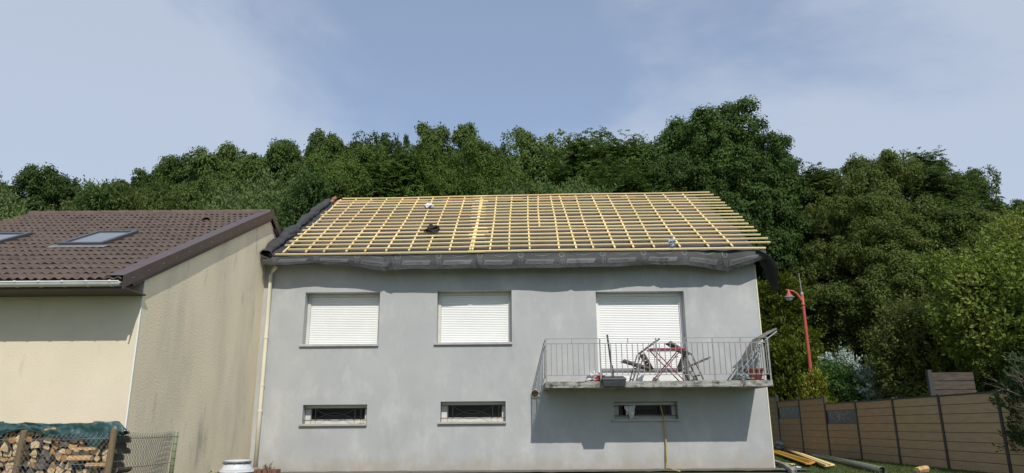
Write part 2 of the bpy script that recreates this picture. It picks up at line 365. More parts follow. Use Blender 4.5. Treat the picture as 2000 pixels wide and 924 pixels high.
# ------------------------------------------------------------------ ground
def ground_h(x, y):
    h = -0.62*max(0.0, min(1.0, (11.0-y)/7.0))**1.2 if x > -5.3 else 0.0
    if x <= -5.3:
        h = -0.62*max(0.0, min(1.0, (6.5-y)/4.0))
    h += 0.02*fbm((x*0.3, y*0.3, 0))
    if y > 45: h += 0.03*(y-45)
    return h
def axis(lo, hi, st, far):
    a = list(np.arange(lo, hi, st)); k = st
    while a[-1] < far: k *= 1.35; a.append(a[-1]+k)
    k = st
    while a[0] > -far: k *= 1.35; a.insert(0, a[0]-k)
    return a
gx, gy = axis(-14, 16, 0.6, 500), axis(-4, 34, 0.6, 500)
g = MB()
g.add([(x, y, ground_h(x, y) if abs(x) < 80 and -20 < y < 100 else ground_h(0, max(-20, min(100, y)))) for y in gy for x in gx],
      [(j*len(gx)+i, j*len(gx)+i+1, (j+1)*len(gx)+i+1, (j+1)*len(gx)+i) for j in range(len(gy)-1) for i in range(len(gx)-1)])
tag(g.build('ground', M['grass_ground'], smooth=True), kind='structure')
p = MB()
p.grid(lambda u, v: Vector((lerp(-5.3, 5.95, u), lerp(14.85, 15.58, v), 0.035 + 0.012*fbm((u*40, v*3, 1)))), 80, 5)
tag(p.build('gravel_path', M['gravel'], smooth=True), kind='structure')
# ================================================================== grey house
FY = 15.6
HX0, HX1 = -5.61, 5.475
EY, RY = 15.2, 19.88                                   # eave and ridge lines of the battens
def roof_z(x, y):                                      # top of the counter battens; ridge and eave climb slightly to the right
    t = (y-EY)/(RY-EY)
    return lerp(4.635 + (x+5.2)*0.0058, 7.445 + (x+5.05)*0.009, t)
BY = RY + (RY-EY)                                      # back eave
HO = Vector((0, FY, 0))
house = thing('grey_house', 'grey rendered house being reroofed, with bare yellow roof battens and a railed balcony', 'house', HO)

OPEN = dict(w1=(-4.63, -2.96, 2.685, 3.85), w2=(-1.68, -0.02, 2.70, 3.87), door=(1.86, 3.83, 1.775, 3.817),
            l1=(-4.52, -3.14, 0.99, 1.398), l2=(-1.565, -0.165, 1.012, 1.444), l3=(2.155, 3.525, 1.035, 1.411))
DEPTH = dict(w1=0.25, w2=0.25, door=0.25, l1=0.22, l2=0.22, l3=0.22)

def build_wall():
    b = MB(HO)
    ztop = 4.50
    xs = sorted(set([HX0, HX1] + [v for o in OPEN.values() for v in o[:2]] + list(np.linspace(HX0, HX1, 8))))
    zs = sorted(set([-0.4, ztop] + [v for o in OPEN.values() for v in o[2:]]))
    def hole(x, z):
        return any(o[0] < x < o[1] and o[2] < z < o[3] for o in OPEN.values())
    for i in range(len(xs)-1):
        for k in range(len(zs)-1):
            if hole((xs[i]+xs[i+1])/2, (zs[k]+zs[k+1])/2): continue
            b.quad((xs[i], FY, zs[k]), (xs[i+1], FY, zs[k]), (xs[i+1], FY, zs[k+1]), (xs[i], FY, zs[k+1]))
    for key, (x0, x1, z0, z1) in OPEN.items():
        y1 = FY + 0.40
        b.quad((x0, FY, z0), (x0, y1, z0), (x0, y1, z1), (x0, FY, z1))
        b.quad((x1, FY, z0), (x1, FY, z1), (x1, y1, z1), (x1, y1, z0))
        b.quad((x0, FY, z1), (x0, y1, z1), (x1, y1, z1), (x1, FY, z1))
        b.quad((x0, FY, z0), (x1, FY, z0), (x1, y1, z0), (x0, y1, z0))
        b.quad((x0, y1, z0), (x1, y1, z0), (x1, y1, z1), (x0, y1, z1))
    def side(x):
        yb = BY - 0.4
        b.quad((x, FY, -0.4), (x, yb, -0.4), (x, yb, 4.50), (x, RY, roof_z(x, RY)-0.13), (x, FY, 4.50))
    side(HX0); side(HX1)
    b.quad((HX0, BY-0.4, -0.4), (HX1, BY-0.4, -0.4), (HX1, BY-0.4, 4.5), (HX0, BY-0.4, 4.5))
    return b.build('wall', M['render_grey'], house)
build_wall()

def slat_shutter(key, inset=0.07, pitch=0.0395, bottom=None):
    x0, x1, z0, z1 = OPEN[key]; y = FY + DEPTH[key]
    win = MB(HO)                                       # header box and guide rails
    win.box(x0+0.003, x1-0.003, y-0.005, y+0.12, z1-0.07, z1-0.003)
    win.box(x0+0.003, x0+inset, y-0.02, y+0.10, z0+0.003, z1-0.072)
    win.box(x1-inset, x1-0.003, y-0.02, y+0.10, z0+0.003, z1-0.072)
    name = 'balcony_door' if key == 'door' else 'window'
    wo = win.build(name, M['frame_white'] if key != 'door' else M['white_plastic'], house, bevel=0.004)
    s = MB(HO); z = z1-0.073; zb = z0 + (bottom or 0.02)
    while z > zb + 0.01:
        h = min(pitch, z-zb)
        pr = [(0.0, 0.004), (0.10, 0.0), (0.5, -0.006), (0.88, -0.002), (0.90, 0.008), (1.0, 0.008)]
        for a, c in zip(pr[:-1], pr[1:]):
            s.quad((x0+inset+0.002, y+0.02+c[1], z-h*c[0]), (x1-inset-0.002, y+0.02+c[1], z-h*c[0]),
                   (x1-inset-0.002, y+0.02+a[1], z-h*a[0]), (x0+inset+0.002, y+0.02+a[1], z-h*a[0]))
        z -= h
    s.build('roller_shutter', M['white_plastic'], wo)
    bb = MB(HO)
    zz = z0 + (bottom or 0.02)
    bb.box(x0+inset+0.003, x1-inset-0.003, y+0.004, y+0.045, zz-0.05 if bottom else z0+0.004, zz-0.001)
    bb.build('bottom_rail', M['frame_white'] if not bottom else M['galv'], wo)
    if bottom:
        d = MB(HO); d.box(x0+inset+0.004, x1-inset-0.004, y+0.05, y+0.09, z0+0.004, zz); d.build('door_panel', M['white_plastic'], wo)
    else:
        sl = MB(HO); sl.box(x0-0.05, x1+0.012, FY-0.055, y-0.021, z0-0.045, z0+0.006)
        sl.build('sill', M['sill_grey'], wo, bevel=0.006)
    return wo
slat_shutter('w1'); slat_shutter('w2'); slat_shutter('door', bottom=0.36)

def low_window(key):
    x0, x1, z0, z1 = OPEN[key]; y = FY + DEPTH[key]
    fr = MB(HO); fw = 0.085
    e = 0.003
    fr.box(x0+e, x1-e, y, y+0.07, z1-0.065, z1-e)
    fr.box(x0+e, x1-e, y, y+0.07, z0+e, z0+0.10)
    fr.box(x0+e, x0+fw+0.05, y+0.001, y+0.069, z0+0.101, z1-0.066)
    fr.box(x1-fw, x1-e, y+0.001, y+0.069, z0+0.101, z1-0.066)
    wo = fr.build('basement_window', M['frame_white'], house, bevel=0.005)
    gl = MB(HO); gl.box(x0+fw+0.051, x1-fw-0.001, y+0.02, y+0.035, z0+0.101, z1-0.067)
    gl.build('pane', M['glass_dark'], wo)
    sl = MB(HO); sl.box(x0-0.05, x1+0.012, FY-0.06, y-0.002, z0-0.035, z0+0.012)
    sl.build('sill', M['sill'], wo, bevel=0.006)
    g = MB(HO); yy = FY + 0.10; zt, zb = z1-0.085, z0+0.085; r = 0.007
    for z in (zt, zb): g.bar((x0, yy, z), (x1, yy, z), 0.014, 0.014)
    for fx in (0.115, 0.185, 0.80, 0.895):
        x = lerp(x0, x1, fx); g.bar((x, yy+0.001, zb), (x, yy+0.001, zt), 0.011, 0.011, (0, 1, 0))
    xa, xb = lerp(x0, x1, 0.19), lerp(x0, x1, 0.79)
    g.tube([(lerp(xa, xb, t), yy, zb + (zt-zb)*(math.sin(t*math.pi)**0.8)*0.62) for t in np.linspace(0, 1, 15)], 0.0045, 5)
    g.tube([(lerp(xa, xb, t), yy+0.002, zt - (zt-zb)*(math.sin(t*math.pi)**0.8)*0.62) for t in np.linspace(0, 1, 15)], 0.0045, 5)
    g.build('window_grille', M['iron'], wo)
    return wo
lw = [low_window(k) for k in ('l1', 'l2', 'l3')]
x0, x1, z0, z1 = OPEN['l1']
st = MB(HO); st.box(x1-0.22, x1-0.08, FY+0.206, FY+0.2185, z0+0.03, z0+0.085); sk = st.build('sticker', M['sticker'], lw[0])
st = MB(HO); st.lathe([(0.0, -0.002), (0.022, -0.002), (0.022, 0.0)], (x1-0.115, FY+0.2055, z0+0.06), 14, 'Y')
st.build('sticker_print', M['orange'], lw[0])

# corner bead and downpipe
cb = MB(HO); cb.box(HX1-0.012, HX1+0.012, FY-0.012, FY+0.02, 0.0, 4.4); cb.build('corner_bead', M['cream_pipe'], house)
dp = MB(HO); px = -5.41; py = FY-0.075
dp.tube([(px+0.13, py-0.06, 4.44), (px+0.11, py-0.05, 4.40), (px+0.03, py-0.01, 4.33), (px, py, 4.24), (px, py, 3.0), (px, py, 1.5), (px, py, 0.10)], 0.043, 14)
dpo = dp.build('downpipe', M['cream_pipe'], house, smooth=True)
for z in (2.84, 1.82, 1.28):
    cl = MB(HO); cl.lathe([(0.044, -0.025), (0.050, -0.02), (0.050, 0.02), (0.044, 0.025)], (px, py, z), 16)
    cl.box(px-0.008, px+0.008, py+0.044, FY-0.001, z-0.008, z+0.008)
    cl.build('pipe_collar', M['cream_pipe'], dpo)
sh = MB(HO); sh.lathe([(0.05, 0.0), (0.06, 0.01), (0.06, 0.10), (0.05, 0.11)], (px, py, 0.02), 14); sh.build('drain_shoe', M['concrete'], dpo)

# air vent on the wall
v = MB(HO); c = at(1045, 769, FY)
v.lathe([(0.0, -0.012), (0.074, -0.012), (0.074, 0.0)], (c.x, FY-0.012, c.z), 24, 'Y'); vo = v.build('air_vent', M['vent_brown'], house)
v = MB(HO); v.lathe([(0.072, 0.0), (0.073, -0.026), (0.080, -0.030), (0.090, -0.026), (0.092, 0.0)], (c.x, FY-0.002, c.z), 28, 'Y')
v.build('vent_ring', M['cream_pipe'], vo, smooth=True)

# ------------------------------------------------------------------ roof
def roof_pt(x, y, up=0.0):
    return Vector((x, y - up*0.52, roof_z(x, y) + up*0.855))
RX0, RX1 = -5.42, 5.40
rf = MB(HO)
def mem(u, v):
    x = lerp(RX0, RX1, u); y = lerp(EY+0.02, RY, v)
    sag = 0.020*(1-math.cos(u*23*2*math.pi))*0.5 + 0.012*fbm((x*1.2, y*2.0, 3)) - 0.008*math.sin(y*16+x*0.6)
    return roof_pt(x, y, -0.050 - sag)
rf.grid(mem, 230, 60)
roof = rf.build('roof', M['membrane_roof'], house, smooth=True)
bk = MB(HO)
bk.grid(lambda u, v: Vector((lerp(RX0-0.1, RX1+0.1, u), lerp(RY, BY+0.2, v), roof_z(lerp(RX0, RX1, u), RY)-0.06-0.6*(BY-RY+0.2)*v)), 20, 10)
bk.build('back_slope', M['tile'], roof)
# strip of old red ridge covering under the top battens
xx = -5.15
k = 0
while xx < 3.4:
    wd = 0.34 + 0.12*random.random()
    if random.random() < 0.72:
        dz = -0.04 + 0.010*random.random()
        a = lerp(RY-0.42, RY-0.24, random.random())
        rt = MB(HO); rt.add([roof_pt(xx, a, dz), roof_pt(xx+wd*0.97, a, dz), roof_pt(xx+wd*0.97, RY-0.02, dz), roof_pt(xx, RY-0.02, dz)], [(0, 1, 2, 3)])
        rt.build('ridge_board', M['red_tile'], roof, solid=0.012)
    xx += wd
# ridge tiles still in place behind the left end
rt = MB(HO)
for i in range(2):
    a = roof_pt(-5.24+i*0.02, RY-0.40+i*0.2, 0.02+0.03*i)
    rt.tube([a, a+Vector((0.02, 0.19, 0.10))], [0.055, 0.05], 10)
rt.build('ridge_tile', M['red_tile'], roof, smooth=True)

# battens
NB = 18
ends_l = [-5.22 + 0.02*math.sin(i*2.3) for i in range(NB)]
for i in range(NB):
    t = i/(NB-1)
    y = lerp(EY-0.005, RY-0.02, t)
    jx = lerp(-0.75, -0.95, t) + random.uniform(-0.08, 0.08)
    xr = lerp(5.86, 5.92, t) + random.uniform(-0.05, 0.05)
    if i == 0: xr = 5.62; 
    xl = lerp(-5.22, -5.02, t) + random.uniform(-0.05, 0.05)
    if i == 1: xl += 0.12
    for (a, b_, off) in ((xl, jx+0.22, 0.0), (jx-0.16, xr, 0.038)):
        if i == NB-1 and off: b_ = 5.86
        m = MB(HO); n = 8
        amp = random.uniform(-0.022, 0.022)
        slope = random.uniform(-0.004, 0.004)
        pts = []
        lift = 0.0175
        if i == 0: lift = -0.002
        for j in range(n+1):
            x = lerp(a, b_, j/n)
            yy = y + off*0.9 + amp*math.sin(j/n*math.pi*1.5) + slope*(x)
            pts.append(roof_pt(x, yy, lift + 0.004*math.sin(x*1.7+i)))
        for p0, p1 in zip(pts[:-1], pts[1:]):
            m.bar(p0, p1, 0.042, 0.029, (0, -0.52, 0.855))
        m.build('tile_batten', M['batten'], roof)
tops = [666, 696, 726, 756, 787, 818, 846, 876.5, 908, 940, 970, 1000, 1031, 1051, 1075, 1092.5, 1124, 1155, 1186, 1222, 1259, 1295, 1333]
bots = [553, 597, 632, 676, 713, 754, 798.5, 835, 878, 918, 957, 994, 1034.6, 1057, 1092, 1125.6, 1159, 1201, 1237.6, 1278, 1328.6, 1384.6, 1431]
for i, (a, b_) in enumerate(zip(tops, bots)):
    yt, yb = RY-0.03, EY+0.16
    if i == 13: yb = 17.0
    A = at(a, 388 - (a-666)*0.0165, yt); B = at(b_, 490 - (b_-553)*0.013, EY+0.16)
    xa, xb = A.x, B.x
    if i == 13: xb = lerp(xb, xa, 0.30)
    m = MB(HO)
    mid = roof_pt((xa+xb)/2 + random.uniform(-.03, .03), (yt+yb)/2, -0.014)
    P0, P1 = roof_pt(xb, yb, -0.014), roof_pt(xa, yt, -0.014)
    m.bar(P0, mid, 0.036, 0.028, (0, -0.52, 0.855)); m.bar(mid, P1, 0.036, 0.028, (0, -0.52, 0.855))
    m.build('counter_batten', M['batten'] if i not in (1, 6) else M['batten'], roof)
    if i == 9:
        m = MB(HO); m.bar(roof_pt(xb+0.055, yb, -0.013), roof_pt(xa+0.05, yt-0.1, -0.013), 0.042, 0.026, (0, -0.52, 0.855))
        m.build('counter_batten', M['batten'], roof)

# hanging eave strip of the membrane
EX = [515, 560, 620, 690, 745, 800, 870, 1000, 1150, 1230, 1280, 1340, 1390, 1425, 1470, 1492]
EP = [516, 518, 514, 520, 527.5, 526, 525, 524, 522, 519, 516, 517.5, 523, 527, 514, 505]
SY = 15.16
ex_w = [at(x, y, SY).x for x, y in zip(EX, EP)]; ez_w = [at(x, y, SY).z for x, y in zip(EX, EP)]
SX0, SX1 = -5.50, 5.62
def strip(x, t):
    zt = roof_z(x, EY+0.12) - 0.055
    zb = interp(x, ex_w, ez_w)
    yo = interp(x, [at(q, 522, SY).x for q in (1330, 1385, 1430, 1462)], [0, 0.10, 0.20, 0.05])*t
    wob = 0.035*fbm((x*0.9, t*0.7, 5)) + 0.018*math.sin(x*2.1+t*1.5)*t
    for xf, wf, df in ((-2.9, .05, .05), (-2.72, .03, -.03), (-0.9, .04, .03), (1.3, .05, .03), (3.15, .04, .035), (3.32, .03, -.03), (4.3, .06, .05), (4.62, .05, -.04)):
        wob += df*math.exp(-((x - xf - 0.12*t)/wf)**2)
    y = EY + 0.12 - 0.19*math.sin(min(1, t*1.25)*math.pi/2) + 0.03*t*t + wob*t + yo
    z = lerp(zt, zb, t**1.25) + 0.008*math.sin(x*5)*t
    return Vector((x, y, z))
ms = MB(HO)
ms.grid(lambda u, v: strip(lerp(SX0, SX1, u), v), 420, 16)
strip_o = ms.build('eave_membrane', M['membrane'], house, smooth=True)
def on_strip(x, t, off=0.004):
    e = 0.01
    a = strip(x+e, t)-strip(x-e, t); b_ = strip(x, min(1, t+e))-strip(x, max(0, t-e))
    n = a.cross(b_).normalized()
    if n.y > 0: n = -n
    return strip(x, t) + n*off
def patch(m, x0, x1, t0, t1, off, sk=0.0, nx=10):
    m.grid(lambda u, v: on_strip(lerp(x0, x1, u) + sk*(0.5-v), lerp(t0, t1, v), off), nx, 4)
k = 0; x = -5.30
while x < 4.75:
    w_ = 0.62
    pm = MB(HO); pd = MB(HO); pr = MB(HO)
    lb = MB(HO); patch(lb, x+0.16, x+0.16+w_, 0.60, 0.83, 0.004, 0.05); lb.build('printed_label', M['print'], strip_o, smooth=True)            # pale label box
    xx = x+0.21
    while xx < x+0.16+w_-0.17:                                        # its worn lettering, not legible in the photograph
        d = random.uniform(0.012, 0.022)
        patch(pd, xx, xx+d, 0.67+random.uniform(0, .02), 0.76+random.uniform(-.02, .01), 0.007, 0.012, 2)
        xx += d + 0.008
    for q in range(3):                                                # tick marks between the labels
        patch(pm, x+0.03+q*0.035, x+0.042+q*0.035, 0.58, 0.86, 0.004, 0, 2)
    cx, ct = x+0.06, 0.34                                             # round mark with a tick in it
    for q in range(18):
        a0, a1 = [2*math.pi*(q+e)/18 for e in (0, 1)]
        f = lambda a, r: on_strip(cx + r*math.cos(a), ct + r*math.sin(a)/0.36, 0.004)
        pr.quad(f(a0, 0.042), f(a1, 0.042), f(a1, 0.066), f(a0, 0.066))
    patch(pr, cx-0.012, cx+0.004, 0.30, 0.40, 0.004, -0.03, 2)
    for q in range(14 if x < 4.3 else 0):                             # swoosh arcs above
        f = lambda s, th: on_strip(x+0.22 + s*0.62, 0.16 + 0.22*math.sin(s*math.pi) + th, 0.004)
        s0, s1 = q/14, (q+1)/14
        pm.quad(f(s0, 0.0), f(s1, 0.0), f(s1, 0.05*math.sin(s1*math.pi)), f(s0, 0.05*math.sin(s0*math.pi)))
    x += 0.905
    if x > 5.3:
        pm = MB(HO); [patch(pm, x-0.905+0.03+q*0.035, x-0.905+0.042+q*0.035, 0.58, 0.86, 0.004, 0, 2) for q in range(3)]
    pr.build('round_mark', M['print'], strip_o, smooth=True)
    pm.build('printed_mark', M['print'], strip_o, smooth=True)
    pd.build('lettering', M['print_dark'], strip_o, smooth=True)

# membrane rolled up along the left verge
ver = MB(HO)
def roll(u, v):
    y = lerp(EY-0.08, RY-0.35, u)
    r = 0.095 + 0.060*fbm((u*6, 0, 2)) + 0.03*abs(fbm((u*17, 1, 2))) + 0.05*math.exp(-((u-0.34)/0.05)**2) + 0.03*math.exp(-((u-0.75)/0.05)**2)
    r *= lerp(1.0, 0.75, u)
    a = lerp(-0.9, 4.9, v)
    cx = lerp(-5.43, -5.32, u) + 0.03*fbm((u*6, 3, 1))
    rr = r*(1.0 + 0.38*fbm((u*9, v*3.5, 7)) + 0.16*fbm((u*30, v*6, 3)) - 0.25*max(0, v-0.8))
    base = roof_pt(cx, y, 0.05)
    return base + Vector((math.cos(a)*rr*1.2, -math.sin(a)*rr*0.45, math.sin(a)*rr*0.85))
ver.grid(roll, 130, 30)
def fl(u, v):
    y = lerp(EY-0.02, RY-0.3, u)
    x = lerp(-5.02, -5.45, v)
    return roof_pt(x, y, -0.045 + 0.08*v*v + 0.02*fbm((u*8, v*2, 4)))
ver.grid(fl, 50, 6)
ver.build('rolled_membrane', M['membrane'], house, smooth=True, solid=0.006)
# loose flap over the right verge
fp = MB(HO)
def flap(u, v):
    y = lerp(15.10, 18.2, u)
    fall = (0.92*math.exp(-((u-0.30)/0.26)**2) + 0.22)*v
    x = 5.40 + 0.50*v**0.8*(0.35+0.9*math.exp(-((u-0.30)/0.4)**2)) + 0.04*fbm((u*5, v*2, 1))
    return Vector((x, y + 0.05*v, roof_z(5.4, max(y, EY)) - 0.07 - fall*fall*0.55 - 0.45*fall))
fp.grid(flap, 40, 14)
fp.build('loose_flap', M['membrane'], house, smooth=True, solid=0.006)

# ------------------------------------------------------------------ balcony
BX0, BX1, BYF = 0.65, 5.225, 14.5
ST, SB = 1.782, 1.660
sl = MB(HO)
def slab_edge(u, v): return Vector((lerp(BX0, BX1, u), BYF + 0.012*fbm((u*30, v*3, 2)), lerp(SB, ST, v) + (0.008*fbm((u*25, 5, 2)) if v in (0,) else 0)))
sl.grid(slab_edge, 120, 4)
sl.quad((BX0, BYF, ST), (BX1, BYF, ST), (BX1, FY-0.001, ST), (BX0, FY-0.001, ST))
sl.quad((BX0, BYF, SB), (BX0, FY-0.001, SB), (BX1, FY-0.001, SB), (BX1, BYF, SB))
sl.quad((BX0, BYF, SB), (BX0, BYF, ST), (BX0, FY-0.001, ST), (BX0, FY-0.001, SB))
sl.quad((BX1, BYF, SB), (BX1, FY-0.001, SB), (BX1, FY-0.001, ST), (BX1, BYF, ST))
sl.build('balcony_slab', M['concrete'], house)
RT = 2.645; RM = RT-0.10; RB = ST+0.125; ry = BYF+0.035
rails = MB(HO)
for z, s_ in ((RT, 0.020), (RM, 0.014), (RB, 0.014)):
    rails.bar((BX0+0.012, ry, z), (BX1-0.012, ry, z), s_, 0.010 if z == RT else s_)
    for x in (BX0+0.02, BX1-0.02):
        rails.bar((x, ry+0.01, z+0.001), (x, FY-0.001, z+0.001), s_, 0.010 if z == RT else s_)
ro = rails.build('balcony_railing', M['galv'], house)
pxs = [1064, 1117, 1172, 1227, 1282, 1393, 1448]
posts = [at(x, 690, ry).x for x in (1172, 1282, 1393)] + [BX0+0.02, BX1-0.02]
for x in posts:
    m = MB(HO); m.bar((x, ry-0.012, ST-0.06 if BX0+0.1 < x < BX1-0.1 else ST), (x, ry-0.012, RT-0.006), 0.030, 0.014, (0, 1, 0)); m.build('railing_post', M['galv'], ro)
n = 41
for i in range(1, n):
    x = lerp(BX0+0.02, BX1-0.02, i/n)
    if min(abs(x-p_) for p_ in posts) < 0.03: continue
    m = MB(HO); m.bar((x, ry, RB-0.004), (x, ry, RM+0.004), 0.015, 0.015, (0, 1, 0)); m.build('baluster', M['galv'], ro)
for x in [at(q, 690, ry).x for q in (1117, 1227, 1338, 1448)]:
    m = MB(HO); m.bar((x, ry+0.001, RM), (x, ry+0.001, RT-0.005), 0.016, 0.016, (0, 1, 0)); m.build('rail_spacer', M['galv'], ro)
for x in (BX0+0.02, BX1-0.02):
    for i in range(1, 9):
        y = lerp(ry, FY, i/9)
        m = MB(HO); m.bar((x, y, RB-0.004), (x, y, RM+0.004), 0.015, 0.015, (0, 1, 0)); m.build('baluster', M['galv'], ro)

# ------------------------------------------------------------------ things on the roof and balcony
def crumple(name, c, size, m, seed, label, cat, freq=3.0, amp=0.55, sub=3):
    import bmesh
    bm = bmesh.new(); bmesh.ops.create_icosphere(bm, subdivisions=sub, radius=1)
    for v_ in bm.verts:
        d = v_.co.normalized()
        k_ = 1 + amp*noise.fractal(d*freq/2 + Vector((seed*3.7, seed, 0)), 0.8, 2.0, 4) + 0.25*abs(noise.noise(d*freq*1.6+Vector((seed, 0, 9))))
        v_.co = Vector((d.x*size[0]*k_, d.y*size[1]*k_, max(d.z, -0.55)*size[2]*k_))
    lo = min(v_.co.z for v_ in bm.verts)
    for v_ in bm.verts: v_.co.z -= lo
    me = bpy.data.meshes.new(name); bm.to_mesh(me); bm.free(); me.materials.append(m)
    o = bpy.data.objects.new(name, me); COL.objects.link(o); o.location = c
    return tag(o, label, cat)
def on_roof(px_, py_):
    best = None
    for i in range(400):
        y = lerp(EY, RY, i/399); P = at(px_, py_, y)
        e = abs(P.z - roof_z(P.x, y) - 0.03)
        if best is None or e < best[0]: best = (e, P)
    return best[1]
c = on_roof(845, 454); o = crumple('jacket', c, (0.135, 0.17, 0.085), M['black_cloth'], 3, 'crumpled black jacket lying on the roof battens', 'jacket', 4, 0.8); o.rotation_euler = (R(28), 0, 0)
o = bpy.data.objects['jacket']
sl_ = MB(); sl_.tube([(-0.08, 0, 0.05), (-0.17, 0.02, 0.055), (-0.22, 0.05, 0.03)], [0.04, 0.032, 0.016], 8); sl_.tube([(0.06, 0.08, 0.06), (0.12, 0.11, 0.07), (0.15, 0.15, 0.04)], [0.04, 0.034, 0.022], 8)
sl_.build('sleeve', M['black_cloth'], o, smooth=True)
c = on_roof(838, 405); o = crumple('rag', c, (0.10, 0.13, 0.055), M['white_cloth'], 8, 'small white rag lying high on the roof battens', 'rag', 5, 0.9); o.rotation_euler = (R(28), 0, 0)
c = on_roof(1312, 482); o = crumple('wrapper', c, (0.055, 0.08, 0.09), M['blue_wrap'], 5, 'blue and silver wrapper lying on a low batten near the right eave', 'wrapper', 6, 0.9); o.rotation_euler = (R(28), 0, 0)

# folding table
TY0, TY1 = 14.78, 15.25
tb = thing('folding_table', 'dark pink folding table with crossed legs on the balcony', 'table', ((at(1305, 743, 15).x), 15.0, ST+0.001))
TX0, TX1 = at(1271, 680, TY0).x, at(1338, 680, TY0).x; TZ = at(1305, 681, TY0).z
o_ = tb.location
m = MB(o_); m.box(TX0, TX1, TY0, TY1, TZ-0.012, TZ+0.018); m.build('tabletop', M['table_red'], tb, bevel=0.006)
for y in (TY0+0.03, TY1-0.05):
    for (a, b_) in ((0.10, 0.93), (0.90, 0.07)):
        m = MB(o_); m.tube([(lerp(TX0, TX1, a), y + (0.012 if a < .5 else 0), TZ-0.013), (lerp(TX0, TX1, b_), y + (0.012 if a < .5 else 0), ST+0.012)], 0.012, 8); m.build('leg', M['table_red'], tb, smooth=True)
for fx, z in ((0.80, ST+0.20), (0.2, ST+0.12), (0.78, TZ-0.16)):
    m = MB(o_); x = lerp(TX0, TX1, fx); m.tube([(x, TY0+0.03, z), (x, TY1-0.05, z)], 0.009, 8); m.build('stretcher', M['table_red'], tb, smooth=True)

# tipped folding chairs; profile points are photo pixels set at the chair's near side
def folded_chair(label, seat, back, panel, legs, y0, y1, cross):
    P = lambda q, y: Vector((at(q[0], q[1], y0).x, y, at(q[0], q[1], y0).z))
    root = thing('folding_chair', label, 'chair', (at(seat[0][0], 743, y0).x, (y0+y1)/2, ST+0.001), group='folding chairs on the balcony')
    oo = root.location
    def slats(name, q, m_, nsl):
        mb = MB(oo)
        a, b_ = P(q[0], y0), P(q[1], y0); d = b_-a; up = Vector((-d.z, 0, d.x)).normalized()
        for i in range(nsl):
            c0, c1 = a + d*((i+0.06)/nsl), a + d*((i+0.94)/nsl)
            mb.add([c0+up*0.009, c1+up*0.009, c1+up*0.009+Vector((0, y1-y0, 0)), c0+up*0.009+Vector((0, y1-y0, 0)),
                    c0-up*0.009, c1-up*0.009, c1-up*0.009+Vector((0, y1-y0, 0)), c0-up*0.009+Vector((0, y1-y0, 0))],
                   [(0, 1, 2, 3), (7, 6, 5, 4), (0, 4, 5, 1), (1, 5, 6, 2), (2, 6, 7, 3), (3, 7, 4, 0)])
        ob = mb.build(name, m_, root)
        for y in (y0-0.014, y1+0.014):
            fr = MB(oo); fr.bar(P(q[0], y), P(q[1], y), 0.024, 0.036, up); fr.build(name+'_rail', M['chair_wood'], root)
    slats('seat', seat, M['chair_wood'], 6); slats('backrest', back, M['chair_wood'], 6); slats('footrest', panel, M['chair_panel'], 5)
    for a, b_ in legs:
        for y in (y0-0.045, y1+0.045):
            mb = MB(oo); A, B = P(a, y), P(b_, y); B.z = max(B.z, ST+0.004); mb.bar(A, B, 0.024, 0.030, (0, 1, 0)); mb.build('leg', M['chair_wood'], root)
    for q in cross:
        mb = MB(oo); mb.tube([P(q, y0-0.05), P(q, y1+0.05)], 0.012, 8); mb.build('stretcher', M['chair_wood'], root, smooth=True)
    return root
folded_chair('grey wooden folding chair tipped against the left side of the pink table', [(1218, 703), (1276, 721)], [(1253, 688), (1288, 662)], [(1257, 690), (1275, 721)],
             [((1251, 690), (1236, 743)), ((1257, 693), (1242, 743))], 14.82, 15.20, [(1253, 689), (1246, 717), (1237, 740)])
folded_chair('brown grey folding chair tipped against the right side of the pink table', [(1333, 722), (1387, 698)], [(1347, 691), (1308, 667)], [(1342, 691), (1330, 721)],
             [((1349, 691), (1373, 742)), ((1343, 722), (1356, 742))], 14.82, 15.20, [(1348, 691), (1366, 733), (1350, 726)])

# folded sun lounger leaning at the right end
lg = thing('sun_lounger', 'folded taupe sun lounger leaning over the right end of the balcony railing', 'sun lounger', (4.75, 15.0, ST+0.001))
oo = lg.location
yl0, yl1 = 14.66, 15.22
P = lambda x, y, Y, yr=14.7: Vector((at(x, y, yr).x, Y, at(x, y, yr).z))
def slab_between(name, a, b_, th, m_):
    mb = MB(oo); A, B = P(*a, yl0), P(*b_, yl0); d = (B-A); up = Vector((-d.z, 0, d.x)).normalized()*th/2; W = Vector((0, yl1-yl0, 0))
    mb.add([A-up, B-up, B-up+W, A-up+W, A+up, B+up, B+up+W, A+up+W], [(0, 3, 2, 1), (4, 5, 6, 7), (0, 1, 5, 4), (1, 2, 6, 5), (2, 3, 7, 6), (3, 0, 4, 7)])
    return mb.build(name, m_, lg, bevel=0.008)
slab_between('backrest', (1485, 660), (1516, 642), 0.035, M['lounger'])
slab_between('seat', (1457, 706), (1484, 661), 0.030, M['lounger'])
for y in (yl0-0.02, yl1+0.02):
    mb = MB(oo); mb.tube([P(1434, 742, y), P(1456, 712, y), P(1489, 668, y), P(1515, 648, y)], 0.014, 8); mb.build('side_frame', M['lounger_frame'], lg, smooth=True)
    mb = MB(oo); mb.tube([P(1443, 742, y), P(1470, 706, y), P(1482, 686, y)], 0.013, 8); mb.build('leg', M['lounger_frame'], lg, smooth=True)
mb = MB(oo)
for i in range(7):
    a = P(1444+i*2.6, 716-i*2.6, yl0); mb.tube([a, a+Vector((0, yl1-yl0, 0.01))], 0.009, 6)
mb.tube([P(1443, 716, yl0), P(1461, 715, yl0)], 0.010, 6)
mb.build('support_bar', M['lounger_frame'], lg, smooth=True)

